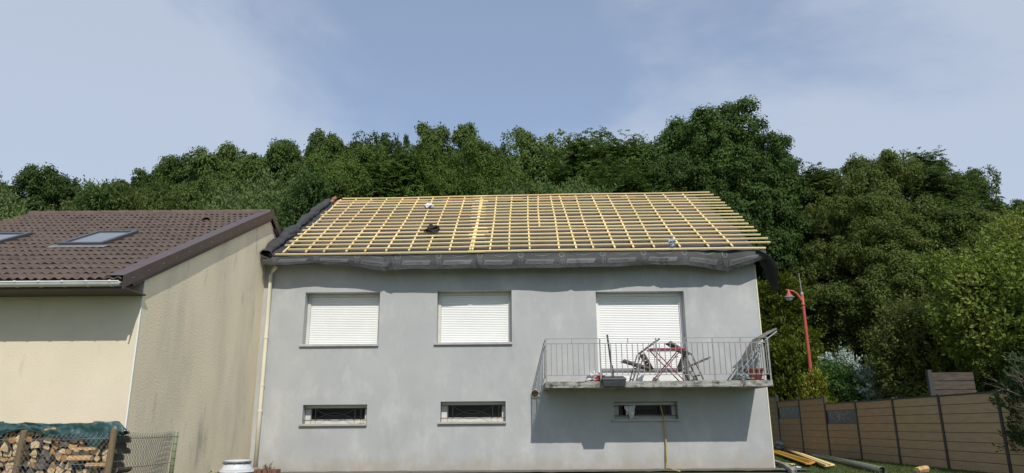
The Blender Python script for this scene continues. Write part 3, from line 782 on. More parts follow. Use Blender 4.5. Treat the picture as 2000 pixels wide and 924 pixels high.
# red pot
pc = at(1473, 742, 14.78); pt = thing('flower_pot', 'square red plastic flower pot at the right end of the balcony', 'flower pot', (pc.x, 14.78, ST+0.001))
mb = MB(pt.location)
def sqring(h, z): return [(pc.x-h, 14.78-h, ST+z), (pc.x+h, 14.78-h, ST+z), (pc.x+h, 14.78+h, ST+z), (pc.x-h, 14.78+h, ST+z)]
rings = [sqring(0.115, 0.03), sqring(0.150, 0.20), sqring(0.160, 0.20), sqring(0.162, 0.245), sqring(0.150, 0.245), sqring(0.14, 0.18)]
vs = [v_ for r_ in rings for v_ in r_]; fs = [(i*4+k, i*4+(k+1) % 4, i*4+4+(k+1) % 4, i*4+4+k) for i in range(5) for k in range(4)] + [(0, 3, 2, 1), (20, 21, 22, 23)]
mb.add(vs, fs); mb.build('pot', M['terracotta'], pt, bevel=0.006)
mb = MB(pt.location); mb.box(pc.x-0.15, pc.x+0.15, 14.63, 14.93, ST+0.003, ST+0.03); mb.build('saucer', M['terracotta'], pt, bevel=0.008)
c = at(1455, 742, 14.72); crumple('plastic_sheet', (c.x, 14.74, ST+0.001), (0.16, 0.09, 0.07), M['clear_wrap'], 12, 'crumpled grey plastic sheet beside the red pot on the balcony', 'plastic sheet', 5, 0.9)
# parasol base hooked over the slab edge
bc = at(1199, 745, BYF-0.10)
pb = thing('parasol_base', 'dark grey parasol base with a bare pole at the balcony edge', 'parasol base', (bc.x, BYF-0.02, ST))
mb = MB(pb.location); bx = bc.x
def rr(hx, ya, yb, z): return [(bx-hx, ya, z), (bx+hx, ya, z), (bx+hx, yb, z), (bx-hx, yb, z)]
rings = [rr(0.215, BYF-0.15, BYF-0.016, 1.668), rr(0.235, BYF-0.17, BYF-0.016, ST+0.006)]
mb.add(rings[0]+rings[1], [(0, 3, 2, 1), (4, 5, 6, 7)] + [(k, (k+1) % 4, 4+(k+1) % 4, 4+k) for k in range(4)])
mb.build('body', M['dark_plastic'], pb, bevel=0.01)
mb = MB(pb.location)
rings = [rr(0.245, BYF-0.185, BYF+0.26, ST+0.010), rr(0.245, BYF-0.185, BYF+0.26, ST+0.045), rr(0.185, BYF-0.13, BYF+0.20, ST+0.095)]
vs = [v_ for r_ in rings for v_ in r_]
mb.add(vs, [(0, 3, 2, 1), (8, 9, 10, 11)] + [(i*4+k, i*4+(k+1) % 4, i*4+4+(k+1) % 4, i*4+4+k) for i in range(2) for k in range(4)])
mb.build('lid', M['dark_plastic'], pb, bevel=0.012)
mb = MB(pb.location); mb.tube([(bx+0.01, BYF+0.09, ST+0.09), (bx-0.07, BYF+0.09, ST+1.0-0.05)], [0.021, 0.019], 12); mb.build('pole', M['dark_plastic'], pb, smooth=True)
mb = MB(pb.location); mb.tube([(bx+0.012, BYF+0.09, ST+0.085), (bx-0.008, BYF+0.09, ST+0.32)], 0.030, 12); mb.build('tube_socket', M['dark_plastic'], pb, smooth=True)
c = at(1162, 745, 14.62); crumple('plastic_bag', (c.x, 14.66, ST+0.001), (0.17, 0.10, 0.085), M['bag'], 6, 'crumpled red and white plastic bag at the balcony edge', 'bag', 6, 0.9)
for i, (a, b_, lab) in enumerate((((1110, 744), (1146, 740), 'short thin batten offcut left of the plastic bag on the balcony'), ((1172, 744), (1196, 738), 'short batten offcut between plastic bag and parasol base on the balcony'))):
    A = at(a[0], a[1], 14.72); B = at(b_[0], b_[1], 14.85)
    mb = MB((A.x, 14.75, ST)); mb.bar((A.x, 14.70, ST+0.014), (B.x, 14.95, ST+0.016), 0.03, 0.024)
    tag(mb.build('batten_offcut', M['batten']), lab, 'timber offcut', 'batten offcuts on the balcony')

# white cloth on the window grille and yellow hose from the same window
gy = FY+0.10
cp = [at(x, y, gy-0.03) for x, y in ((1218, 797), (1226, 795), (1241, 800))]
cl = MB((cp[1].x, gy, 1.2))
def cloth(u, v):
    x = lerp(cp[0].x+0.02, cp[2].x-0.01, u)*1.0
    z0_ = 1.325 + 0.05*fbm((u*4, 2, 1)); z1_ = 1.075 + 0.06*math.sin(u*7) + 0.05*abs(u-0.6)
    z = lerp(z0_, z1_, v)
    return Vector((x + 0.06*v*(0.6-u) + 0.02*fbm((u*5, v*3, 2)), gy-0.025 - 0.035*fbm((u*6, v*3, 8)) - 0.05*math.sin(v*math.pi), z))
cl.grid(cloth, 24, 18)
tag(cl.build('cloth', M['white_cloth'], smooth=True, solid=0.012), 'white cloth hung on the right basement window grille', 'cloth')
hs = MB((3.05, FY, 1.0))
pts = [at(1290, 792, gy), at(1292, 800, gy-0.03), at(1295, 812, gy-0.06), at(1297, 822, FY-0.07), at(1299, 840, FY-0.05), at(1301, 870, FY-0.05), at(1302, 895, FY-0.08), at(1303, 915, FY-0.10), Vector((3.22, FY-0.25, 0.05)), Vector((3.3, FY-0.8, 0.03))]
hs.tube(pts, 0.018, 8)
tag(hs.build('garden_hose', M['hose'], smooth=True), 'yellow hose hanging out of the right basement window down to the ground', 'hose')
# ================================================================== brown roofed house on the left
LX0, LX1 = -11.05, -5.57
LFY, LRY, LEY = 10.5, 15.55, 9.85
LZ0, LSL = 2.985, 0.4765
def lz(y): return LZ0 + LSL*(y-LEY) if y <= LRY else LZ0 + LSL*(LRY-LEY) - LSL*(y-LRY)
LO = Vector((LX1, LFY, 0))
lh = thing('cream_house', 'cream rendered house with a brown tiled roof and two skylights on the left', 'house', LO)
LBY = 2*LRY-LEY
b = MB(LO)
b.quad((LX0, LFY, -0.5), (LX1, LFY, -0.5), (LX1, LFY, lz(LFY)-0.12), (LX0, LFY, lz(LFY)-0.12))
b.quad((LX0, LBY-0.6, -0.5), (LX0, LBY-0.6, lz(LBY-0.6)-0.1), (LX1, LBY-0.6, lz(LBY-0.6)-0.1), (LX1, LBY-0.6, -0.5))
b.quad((LX0, LFY, -0.5), (LX0, LFY, lz(LFY)-0.12), (LX0, LRY, lz(LRY)-0.12), (LX0, LBY-0.6, lz(LBY-0.6)-0.1), (LX0, LBY-0.6, -0.5))
b.build('wall', M['render_cream'], lh)
b = MB(LO)
b.quad((LX1, LFY, -0.5), (LX1, LBY-0.6, -0.5), (LX1, LBY-0.6, lz(LBY-0.6)-0.1), (LX1, LRY, lz(LRY)-0.12), (LX1, LFY, lz(LFY)-0.12))
b.build('gable_wall', M['render_gable'], lh)
b = MB(LO); b.box(LX1-0.010, LX1+0.006, LFY-0.006, LFY+0.010, 0.0, 3.10); b.build('corner_bead', M['white_plastic'], lh)
b = MB(LO); b.box(-8.3, -7.60, LFY-0.05, LFY-0.001, 1.86, 2.06); b.box(-8.3, -7.585, LFY-0.07, LFY-0.001, 1.80, 1.858)
b.build('window_sill', M['frame_white'], lh, bevel=0.006)
# tiles
b = MB(LO)
NR, WP = 19, 0.1285
nx = int((LX1-0.03-LX0)/WP*8)
rl = (LRY-LEY)/NR
random.seed(21)
jit = {}
for r_ in range(NR):
    ya = LEY - 0.05 + r_*rl; yb = ya + rl + 0.012
    vs = []
    for j, (y, up) in enumerate(((ya, 0.020), (ya+0.004, 0.032), (ya+0.02, 0.036), ((ya+yb)/2, 0.026), (yb, 0.0))):
        for i in range(nx+1):
            x = lerp(LX0, LX1+0.03, i/nx)
            ph = ((x + (r_ % 2)*0.0)/WP) % 1.0
            wv = 0.5-0.5*math.cos(2*math.pi*ph)
            wv = 0.027*(wv**1.3) - 0.004*(1 if ph < 0.12 else 0)
            key = (r_, int(x/WP)//2)
            jj = jit.setdefault(key, (random.uniform(-0.004, 0.004), random.uniform(-0.008, 0.008)))
            vs.append((x, y + (jj[1] if j < 3 else 0), lz(y) + up + wv + jj[0]))
    fs = [(j*(nx+1)+i, j*(nx+1)+i+1, (j+1)*(nx+1)+i+1, (j+1)*(nx+1)+i) for j in range(4) for i in range(nx)]
    b.add(vs, fs)
b.quad((LX0, LRY, lz(LRY)+0.01), (LX1+0.03, LRY, lz(LRY)+0.01), (LX1+0.03, LBY, lz(LBY)+0.01), (LX0, LBY, lz(LBY)+0.01))
lroof = b.build('roof', M['tile'], lh)
b = MB(LO)
x = LX0
while x < LX1+0.02:
    x1 = min(x+0.405, LX1+0.03)
    vs = []; fs = []
    for q, (xx, rr_) in enumerate(((x, 0.135), (x+0.03, 0.135), (x1+0.02, 0.118))):
        for k in range(9):
            t = math.pi*k/8
            vs.append((xx, LRY + 0.02 - rr_*1.15*math.cos(t), lz(LRY) - 0.035 + rr_*math.sin(t)*0.9))
    for q in range(2):
        for k in range(8): fs.append((q*9+k, q*9+k+1, q*9+9+k+1, q*9+9+k))
    b.add(vs, fs); x += 0.405
b.build('ridge_tiles', M['tile'], lroof, smooth=False, solid=0.014)
b = MB(LO); P_ = at(402, 428, 14.6)
def lroof_at(px_, py_, up=0.0):
    d = ray(px_, py_); o = Vector((0, 0, CAM_H))
    t = (LZ0 + up + LSL*(0-LEY) - o.z)/(d.z - LSL*d.y)
    return o + d*t
P_ = lroof_at(402, 432, 0.03)
for q in range(1):
    vs = []; fs = []
    for (yy, rr_) in ((0.0, 0.10), (0.03, 0.11), (0.30, 0.03)):
        for k in range(9):
            t = math.pi*k/8; vs.append((P_.x - rr_*math.cos(t), P_.y+yy, lz(P_.y+yy)+0.02+rr_*math.sin(t)*0.95))
    for q_ in range(2):
        for k in range(8): fs.append((q_*9+k, q_*9+k+1, q_*9+9+k+1, q_*9+9+k))
    b.add(vs, fs)
b.build('vent_tile', M['tile'], lroof, smooth=True, solid=0.012)
# verge boards
def verge(name, ya, yb):
    m = MB(LO); n = 5
    for k in range(n):
        y0, y1 = lerp(ya, yb, k/n), lerp(ya, yb, (k+1)/n)
        za, zb = lz(y0)+0.075, lz(y1)+0.075
        e = 0.002*(k % 2)
        prof = [(-0.20, -0.030), (-0.16, 0.0), (0.07+e, 0.0), (0.072+e, -0.185), (0.055, -0.187)]
        vs = [(LX1+dx, y0, za+dz) for dx, dz in prof] + [(LX1+dx, y1, zb+dz) for dx, dz in prof]
        m.add(vs, [(i, i+1, i+6, i+5) for i in range(4)])
    o = m.build(name, M['brown_metal'], lh, solid=0.006)
    s = MB(LO)
    s.bar((LX1+0.028, ya+0.3, lz(ya+0.3)-0.14), (LX1+0.028, yb, lz(yb)-0.14), 0.05, 0.06)
    s.build('barge_board', M['brown_metal'], o)
    rv = MB(LO)
    for k in range(14):
        y = lerp(ya+0.25, yb-0.2, k/13); rv.lathe([(0.0, 0.0), (0.008, 0.0)], (0, 0, 0), 3) if False else rv.box(LX1+0.0745, LX1+0.079, y-0.004, y+0.004, lz(y)-0.027, lz(y)-0.019)
    rv.build('rivet', M['gutter'], o)
verge('verge_trim', LEY-0.06, LRY+0.02)
verge('verge_trim', LRY+0.02, LBY)
m = MB(LO); m.box(LX0, LX1+0.05, LEY+0.06, LEY+0.085, lz(LEY)-0.125, lz(LEY)-0.0); m.box(LX0, LX1+0.05, LEY+0.087, LFY-0.001, lz(LEY)-0.123, lz(LEY)-0.10)
m.build('fascia', M['brown_metal'], lh)
# gutter
m = MB(LO); gx0, gx1, gyc, gz, gr = LX0, LX1+0.02, LEY-0.02, lz(LEY)-0.04, 0.062
vs = []; fs = []
for xx in (gx0, gx1):
    for k in range(13):
        t = math.pi + math.pi*k/12; vs.append((xx, gyc + gr*math.cos(t), gz + gr*math.sin(t)))
for k in range(12): fs.append((k, k+1, 13+k+1, 13+k))
m.add(vs, fs); m.add([(gx1, gyc+gr*math.cos(math.pi+math.pi*k/12), gz+gr*math.sin(math.pi+math.pi*k/12)) for k in range(13)], [tuple(range(13))])
m.tube([(gx0, gyc-gr, gz), (gx1, gyc-gr, gz)], 0.010, 8)
go = m.build('gutter', M['gutter'], lh, smooth=True, solid=0.003)
x = gx1-0.12
while x > -8.6:
    m = MB(LO)
    pts = [(x, gyc+(gr+0.006)*math.cos(math.pi+math.pi*k/10), gz+(gr+0.006)*math.sin(math.pi+math.pi*k/10)) for k in range(11)]
    for a, c_ in zip(pts[:-1], pts[1:]): m.bar(a, c_, 0.028, 0.006, (1, 0, 0.01)) if False else m.add([(x-0.014, a[1], a[2]), (x+0.014, a[1], a[2]), (x+0.014, c_[1], c_[2]), (x-0.014, c_[1], c_[2])], [(0, 1, 2, 3)])
    m.box(x-0.014, x+0.014, gyc-gr-0.018, gyc-gr+0.004, gz-0.006, gz+0.014)
    m.build('gutter_bracket', M['gutter'], go, solid=0.004); x -= 0.335
# skylights
def skylight(bl, br, tr, tl):
    c = [lroof_at(q[0], q[1], 0.11) for q in (bl, br, tr, tl)]
    x0_, x1_ = (c[0].x+c[3].x)/2, (c[1].x+c[2].x)/2; y0_, y1_ = (c[0].y+c[1].y)/2, (c[2].y+c[3].y)/2
    up = Vector((0, -LSL, 1)).normalized()
    pt = lambda x, y, h: Vector((x, y, lz(y))) + up*h
    fr = MB(LO); w_ = 0.075
    for (a, c2) in (((x0_, y0_+w_/2), (x1_, y0_+w_/2)), ((x0_, y1_-w_/2), (x1_, y1_-w_/2))):
        fr.bar(pt(*a, 0.055), pt(*c2, 0.055), w_, 0.10, up)
    for xx in (x0_+w_/2, x1_-w_/2): fr.bar(pt(xx, y0_+w_+0.001, 0.0565), pt(xx, y1_-w_-0.001, 0.0565), w_, 0.10, up)
    o = fr.build('skylight', M['dark_frame'], lroof, bevel=0.008)
    g_ = MB(LO); q = w_+0.001
    g_.quad(pt(x0_+q, y0_+q, 0.085), pt(x1_-q, y0_+q, 0.085), pt(x1_-q, y1_-q, 0.085), pt(x0_+q, y1_-q, 0.085)); g_.build('pane', M['sky_glass'], o)
    f_ = MB(LO)
    f_.grid(lambda u, v: pt(lerp(x0_-0.10, x1_+0.10, u), lerp(y0_-0.13, y0_-0.003, v), 0.05+0.012*v), 60, 3); f_.build('flashing_apron', M['lead'], o, smooth=True)
skylight((128.5, 473), (209, 473.5), (266, 449.5), (185.5, 449.5))
skylight((-92, 476), (-8, 475.5), (56, 453), (-28, 453))

# ================================================================== firewood stack
random.seed(5)
WY0 = 9.62
def log_mesh(kind, seed, r, ln):
    rnd = random.Random(seed); m = MB()
    pts = []
    if kind == 'round':
        for k in range(12):
            t = 2*math.pi*k/12; q = r*(1+rnd.uniform(-0.07, 0.07)); pts.append((q*math.cos(t), q*math.sin(t)))
    elif kind == 'half':
        for k in range(9):
            t = math.pi*k/8; q = r*1.2*(1+rnd.uniform(-0.06, 0.06)); pts.append((q*math.cos(t), q*math.sin(t)*1.0-0.03))
        pts.append((0.0, -0.03+rnd.uniform(-0.006, 0.01)))
    elif kind == 'wedge':
        pts.append((-r*1.1, -r*0.75))
        for k in range(6):
            t = R(-18) + R(78)*k/5; q = r*2.0*(1+rnd.uniform(-0.05, 0.05)); pts.append((-r*1.1+q*math.cos(t), -r*0.75+q*math.sin(t)))
    else:
        for a in ((-1.1, -0.7), (0.95, -0.85), (1.15, 0.35), (0.2, 0.95), (-0.9, 0.65)):
            pts.append((a[0]*r*(1+rnd.uniform(-.12, .12)), a[1]*r*(1+rnd.uniform(-.12, .12))))
    n = len(pts); rings = []
    for j, (y, s_) in enumerate(((0, 0.93), (0.006, 1.0), (ln*0.5, 1.0+rnd.uniform(-.05, .05)), (ln-0.006, 1.0), (ln, 0.95))):
        bend = 0.01*math.sin(j*1.3+seed)
        rings += [(p_[0]*s_ + bend, y, p_[1]*s_) for p_ in pts]
    m.cur = 0
    m.add(rings, [(j*n+k, j*n+(k+1) % n, (j+1)*n+(k+1) % n, (j+1)*n+k) for j in range(4) for k in range(n)])
    b_ = len(m.v)
    m.cur = 1
    m.add([(p_[0]*0.93, -0.001, p_[1]*0.93) for p_ in pts], [tuple(range(n))])
    m.add([(p_[0]*0.95, ln+0.001, p_[1]*0.95) for p_ in pts], [tuple(range(n))[::-1]])
    return m
LAB = {'round': 'round uncut firewood log showing its cut end in the stack', 'half': 'half round split firewood log in the stack behind the wire',
       'wedge': 'wedge shaped split firewood log in the stack behind the wire', 'block': 'irregular split firewood block in the stack behind the wire'}
protos = []
for k in range(20):
    kind = ('round', 'half', 'wedge', 'block', 'wedge')[k % 5]
    r = (0.040 + 0.017*random.random()) if kind == 'round' else 0.050 + 0.014*random.random()
    end = random.choice((M['wood_end'], M['wood_end_pale'], M['wood_end_pale'], M['wood_end_deep'], M['wood_end_grey']))
    o = log_mesh(kind, k, r, 0.33).build('firewood_log', [M['bark'], end])
    tag(o, LAB[kind] + (' with greyed face' if end is M['wood_end_grey'] else ' with fresh pale face' if end is M['wood_end_pale'] else ' with deep orange face' if end is M['wood_end_deep'] else ' with orange face'), 'firewood log', 'firewood logs stacked under the tarp')
    protos.append((o, r, kind)); 
first = set()
z = 0.31
row = 0
while z < 0.93:
    x = -7.05 + random.uniform(0, 0.05)
    top = interp(x, [-7.6, -5.5], [0.92, 0.94])
    while x < -5.27:
        k = random.randrange(len(protos)); o, r, kind = protos[k]
        if k in first: c = o.copy(); COL.objects.link(c)
        else: c = o; first.add(k)
        wd = r*(1.0 if kind == 'round' else 1.12)
        x += wd
        c.location = (x, WY0 + random.uniform(-0.02, 0.06), z + random.uniform(-0.018, 0.018))
        flip = random.choice((0, 0, math.pi, random.uniform(-0.5, 0.5)))
        c.rotation_euler = (0, flip + random.uniform(-0.25, 0.25), random.uniform(-0.05, 0.05))
        s_ = random.uniform(0.86, 1.12); c.scale = (s_, 1, s_)
        x += wd - 0.002
    z += 0.083; row += 1
for k, (o, r, kind) in enumerate(protos):
    if k not in first: bpy.data.objects.remove(o)
for (xa, xb, zz, rr_) in ((-5.74, -5.42, 0.70, 0.028), (-5.76, -5.46, 0.575, 0.045), (-5.52, -5.22, 0.50, 0.035)):
    m = log_mesh('half', int(zz*100), rr_, xb-xa); o = m.build('firewood_log', [M['wood_end'], M['wood_end']])
    o.rotation_euler = (0, random.uniform(-.05, .05), -math.pi/2); o.location = (xa, WY0-0.05, zz)
    tag(o, {0.70: 'flat split log laid lengthwise near the right end of the stack, uppermost of three', 0.575: 'thick split log laid lengthwise near the right end of the stack', 0.50: 'short split log laid lengthwise low at the right end of the stack'}[zz], 'firewood log')
# tarp
PX_ = lambda q: (q-1000)/F_PX*9.24
tx0, tx1 = PX_(-40), PX_(241)
def tarp(u, v):
    x = lerp(tx0, tx1, u)
    q = x/9.24*F_PX + 1000
    top = at(q, interp(q, [-40, 40, 100, 160, 190, 215, 224, 241], [830, 829, 831, 829, 827, 826, 827, 842]), WY0+0.1).z
    front = at(q, interp(q, [-30, 0, 25, 45, 70, 100, 130, 160, 170, 182, 189, 200, 214, 228, 241], [853, 850, 843, 838, 845, 853, 857, 856, 864, 874, 876, 867, 857, 853, 853]), WY0).z
    y = lerp(10.05, WY0-0.06, min(1, v/0.6))
    if v < 0.6: z = top + 0.015 - 0.05*(1-v/0.6) + 0.022*fbm((x*3, v*3, 1))
    else: z = lerp(top+0.015, front, (v-0.6)/0.4)
    y += 0.035*fbm((x*5, v*4, 7))*(v > 0.5)
    z += 0.016*fbm((x*7, v*6, 3))*(1 - abs(v-0.5))
    return Vector((x*(1 + 0.085*max(0, y-WY0)) + 0.012*fbm((x*6, v*5, 9)), y, z))
m = MB((-5.9, 10, 0.95)); m.grid(tarp, 150, 30)
tag(m.build('tarp', M['tarp'], smooth=True, solid=0.004), 'wrinkled dark green tarpaulin draped over the firewood stack', 'tarp')
random.seed(9)
for (a, b_, lab, mm, h) in (((47, 828), (81, 831), 'reddish brown wood piece on top of the tarp behind the left stake', M['brick'], 0.045), ((156, 829), (188, 834), 'pale split wood piece on top of the tarp near its right end', M['wood_end'], 0.05),
                           ((184, 828), (210, 830), 'dull brown wood piece beside the pale one on top of the tarp', M['stake'], 0.06), ((88, 839), (110, 838), 'small pale wood sliver on the front of the tarp', M['wood_end'], 0.03),
                           ((0, 826), (6, 825), 'grey wood piece on the tarp at the left picture edge', M['wood_end_grey'], 0.03)):
    Y = WY0 + 0.10 if a[1] < 836 else WY0 - 0.055
    A, B = at(*a, Y), at(*b_, Y)
    if a[0] == 0: A.x -= 0.25
    o = log_mesh('block', int(a[0]), h*0.62, (B-A).length).build('wood_piece', [mm, mm])
    d = (B-A).normalized(); o.location = A; o.rotation_euler = (0, -math.asin(d.z), -math.pi/2)
    o.rotation_euler = Vector((0, 1, 0)).rotation_difference(d).to_euler()
    o.scale = (1, 1, 1) if h > 0.04 else (0.8, 1, 0.8)
    tag(o, lab, 'wood piece')

# chain link fence
cf = thing('wire_fence', 'sagging chain link fence on wooden stakes in front of the firewood', 'fence', (-5.3, 9.5, 0.0))
oo = cf.location
CY = 9.46
def stake(tp, bt, r):
    A = at(*tp, CY); B = at(*bt, CY); d = (B-A)/(A.z-B.z); B = A + d*(A.z+0.0)
    m = MB(oo); m.tube([B, lerp(A, B, 0.4), A-Vector((0, 0, 0.01)), A], [r*1.06, r*1.02, r, r*0.85], 12); m.build('stake', M['stake'], cf)
stake((48, 840), (30, 924), 0.040); stake((224, 837), (210, 924), 0.040)
SX2 = at(220, 850, CY).x
def chain(pa, pb, zt, zb, cell, m_, name, wr):
    pa, pb = Vector(pa), Vector(pb); d = pb-pa; ln = d.length; d /= ln; nrm = Vector((-d.y, d.x, 0))
    m = MB(oo); n = int(ln/cell)
    st_ = cell*0.62; rows = int((zt-zb)/st_)
    for i in range(n+1):
        pts = []
        for j in range(rows+1):
            s_ = i*cell + (cell*0.5 if j % 2 else 0.0)*(1 if i % 2 == 0 else -1) + (0 if i % 2 == 0 else cell*0.5)
            s_ = i*cell + (cell*0.52 if (j % 2) else 0.0) + 0.012*math.sin(j*0.4+i*0.2)
            bow = 0.03*math.sin(i*0.23+j*0.11)
            pts.append(pa + d*s_ + nrm*(bow + 0.003*(1 if j % 2 else -1)) + Vector((0, 0, zt - j*st_ + 0.012*math.sin(i*0.3))))
        pts.insert(0, pts[0] + d*cell*0.35 + Vector((0, 0, 0.03)))
        m.tube(pts, wr, 3, cap=False)
        pts2 = []
        for j in range(rows+1):
            s_ = i*cell + (-cell*0.52 if (j % 2) else 0.0) + 0.012*math.sin(j*0.4+i*0.2)
            bow = 0.03*math.sin(i*0.23+j*0.11)
            pts2.append(pa + d*s_ + nrm*(bow - 0.003*(1 if j % 2 else -1)) + Vector((0, 0, zt - j*st_ + 0.012*math.sin(i*0.3))))
        m.tube(pts2, wr, 3, cap=False)
    o = m.build(name, m_, cf)
    s_ = MB(oo)
    for z in (zt-0.03, lerp(zt, zb, 0.55)): s_.tube([pa+Vector((0, 0, z)), (pa+pb)/2+Vector((0, 0, z-0.012)), pb+Vector((0, 0, z))], wr*1.3, 4)
    s_.build('tension_wire', m_, o)
chain((-7.05, CY-0.02, 0), (SX2-0.03, CY-0.02, 0), 0.845, 0.22, 0.060, M['wire'], 'wire_mesh', 0.0028)
gp = at(345, 843, 11.2); ge = at(334, 924, 11.2)
chain((SX2+0.03, CY+0.02, 0), (gp.x-0.03, 11.2, 0), 0.845, 0.10, 0.060, M['wire_dark'], 'wire_mesh', 0.0030)
m = MB(oo); d = (ge-gp)/(gp.z-ge.z); m.tube([gp + d*gp.z, gp-Vector((0, 0, .004)), gp], [0.032, 0.031, 0.026], 12); po = m.build('steel_post', M['green_post'], cf, smooth=True)
m = MB(oo)
for k in range(7):
    c = gp + d*(0.07 + 0.105*k); m.tube([c, c+d*0.006], 0.036, 12)
m.build('wire_tie', M['wire_dark'], po)

# barrel, weeds, brick edging
bp = at(464, 900, 12.4); br = thing('barrel', 'white glazed stoneware barrel with dark clamp ring, standing by the gable wall', 'barrel', (bp.x, bp.y, -0.05))
H_ = bp.z+0.05; o_ = br.location
m = MB(o_); m.lathe([(0.0, 0.02), (0.20, 0.0), (0.24, 0.1), (0.275, 0.32), (0.27, H_-0.22), (0.235, H_-0.09), (0.205, H_-0.045)], (bp.x, bp.y, -0.05), 40); m.build('body', M['glaze'], br, smooth=True)
m = MB(o_); m.lathe([(0.205, H_-0.046), (0.222, H_-0.040), (0.224, H_-0.018), (0.214, H_-0.012)], (bp.x, bp.y, -0.05), 40); m.build('clamp_ring', M['rim_dark'], br, smooth=True)
m = MB(o_); m.lathe([(0.213, H_-0.013), (0.218, H_-0.004), (0.222, H_+0.002), (0.200, H_+0.012), (0.19, H_-0.02), (0.0, H_-0.03)], (bp.x, bp.y, -0.05), 40); m.build('lid', M['glaze'], br, smooth=True)
for k in range(9):
    t = 2*math.pi*k/9; m = MB(o_); c = Vector((bp.x+0.224*math.cos(t), bp.y+0.224*math.sin(t), bp.z-0.03)); m.box(c.x-0.008, c.x+0.008, c.y-0.008, c.y+0.008, c.z-0.012, c.z+0.012); m.build('clip', M['rim_dark'], br)

def weed(c, n, r, h, m_, name, label, seed, stalk=True):
    rnd = random.Random(seed); root = thing(name, label, 'plant', c)
    m = MB(c); s_ = MB(c)
    for i in range(n):
        a = rnd.uniform(0, 6.28); q = r*math.sqrt(rnd.random()); tip = Vector(c) + Vector((q*math.cos(a), q*math.sin(a), h*(1-0.45*(q/r)**2)*rnd.uniform(0.5, 1.05)))
        s_.tube([Vector(c)+Vector((0.2*(tip.x-c[0]), 0.2*(tip.y-c[1]), 0)), tip], [0.004, 0.002], 4, cap=False)
        for k in range(6):
            t = rnd.uniform(0.45, 1.0); p_ = lerp(Vector(c), tip, t); dd = Vector((rnd.gauss(0, 1), rnd.gauss(0, 1), rnd.gauss(0.2, 0.5))).normalized(); L_ = rnd.uniform(0.04, 0.075)
            sd_ = dd.cross(Vector((0, 0, 1))).normalized()*L_*0.33
            m.add([p_, p_+dd*L_*0.5+sd_, p_+dd*L_, p_+dd*L_*0.5-sd_], [(0, 1, 2, 3)])
    m.build('foliage', m_, root); s_.build('stems', M['dry'], root)
c = at(420, 921, 12.2); weed((c.x, 12.2, -0.02), 26, 0.24, c.z+0.06, M['leaf_weed'], 'weed_clump', 'green weeds growing to the left of the white barrel', 3)
c = at(398, 923, 12.1); weed((c.x, 12.1, -0.02), 12, 0.14, c.z+0.05, M['leaf_weed'], 'weed_clump', 'small weed sprout furthest left of the white barrel', 4)
c = at(526, 906, 15.15); weed((c.x, 15.15, 0.0), 22, 0.16, 0.26, M['dry'], 'dry_weed', 'dry brown weed at the foot of the downpipe', 6)
m = MB((-5.2, 15.2, 0.05))
random.seed(3)
for k in range(6):
    x = -5.33 + 0.1*k + random.uniform(-.01, .01); m.bar((x, 14.96+random.uniform(-.02, .02), 0.045+random.uniform(0, .03)), (x+0.03, 15.16, 0.05+random.uniform(0, .03)), 0.085, 0.10)
tag(m.build('brick_edging', M['brick'], bevel=0.008), 'low broken brick edging at the foot of the cream downpipe', 'brick edging')

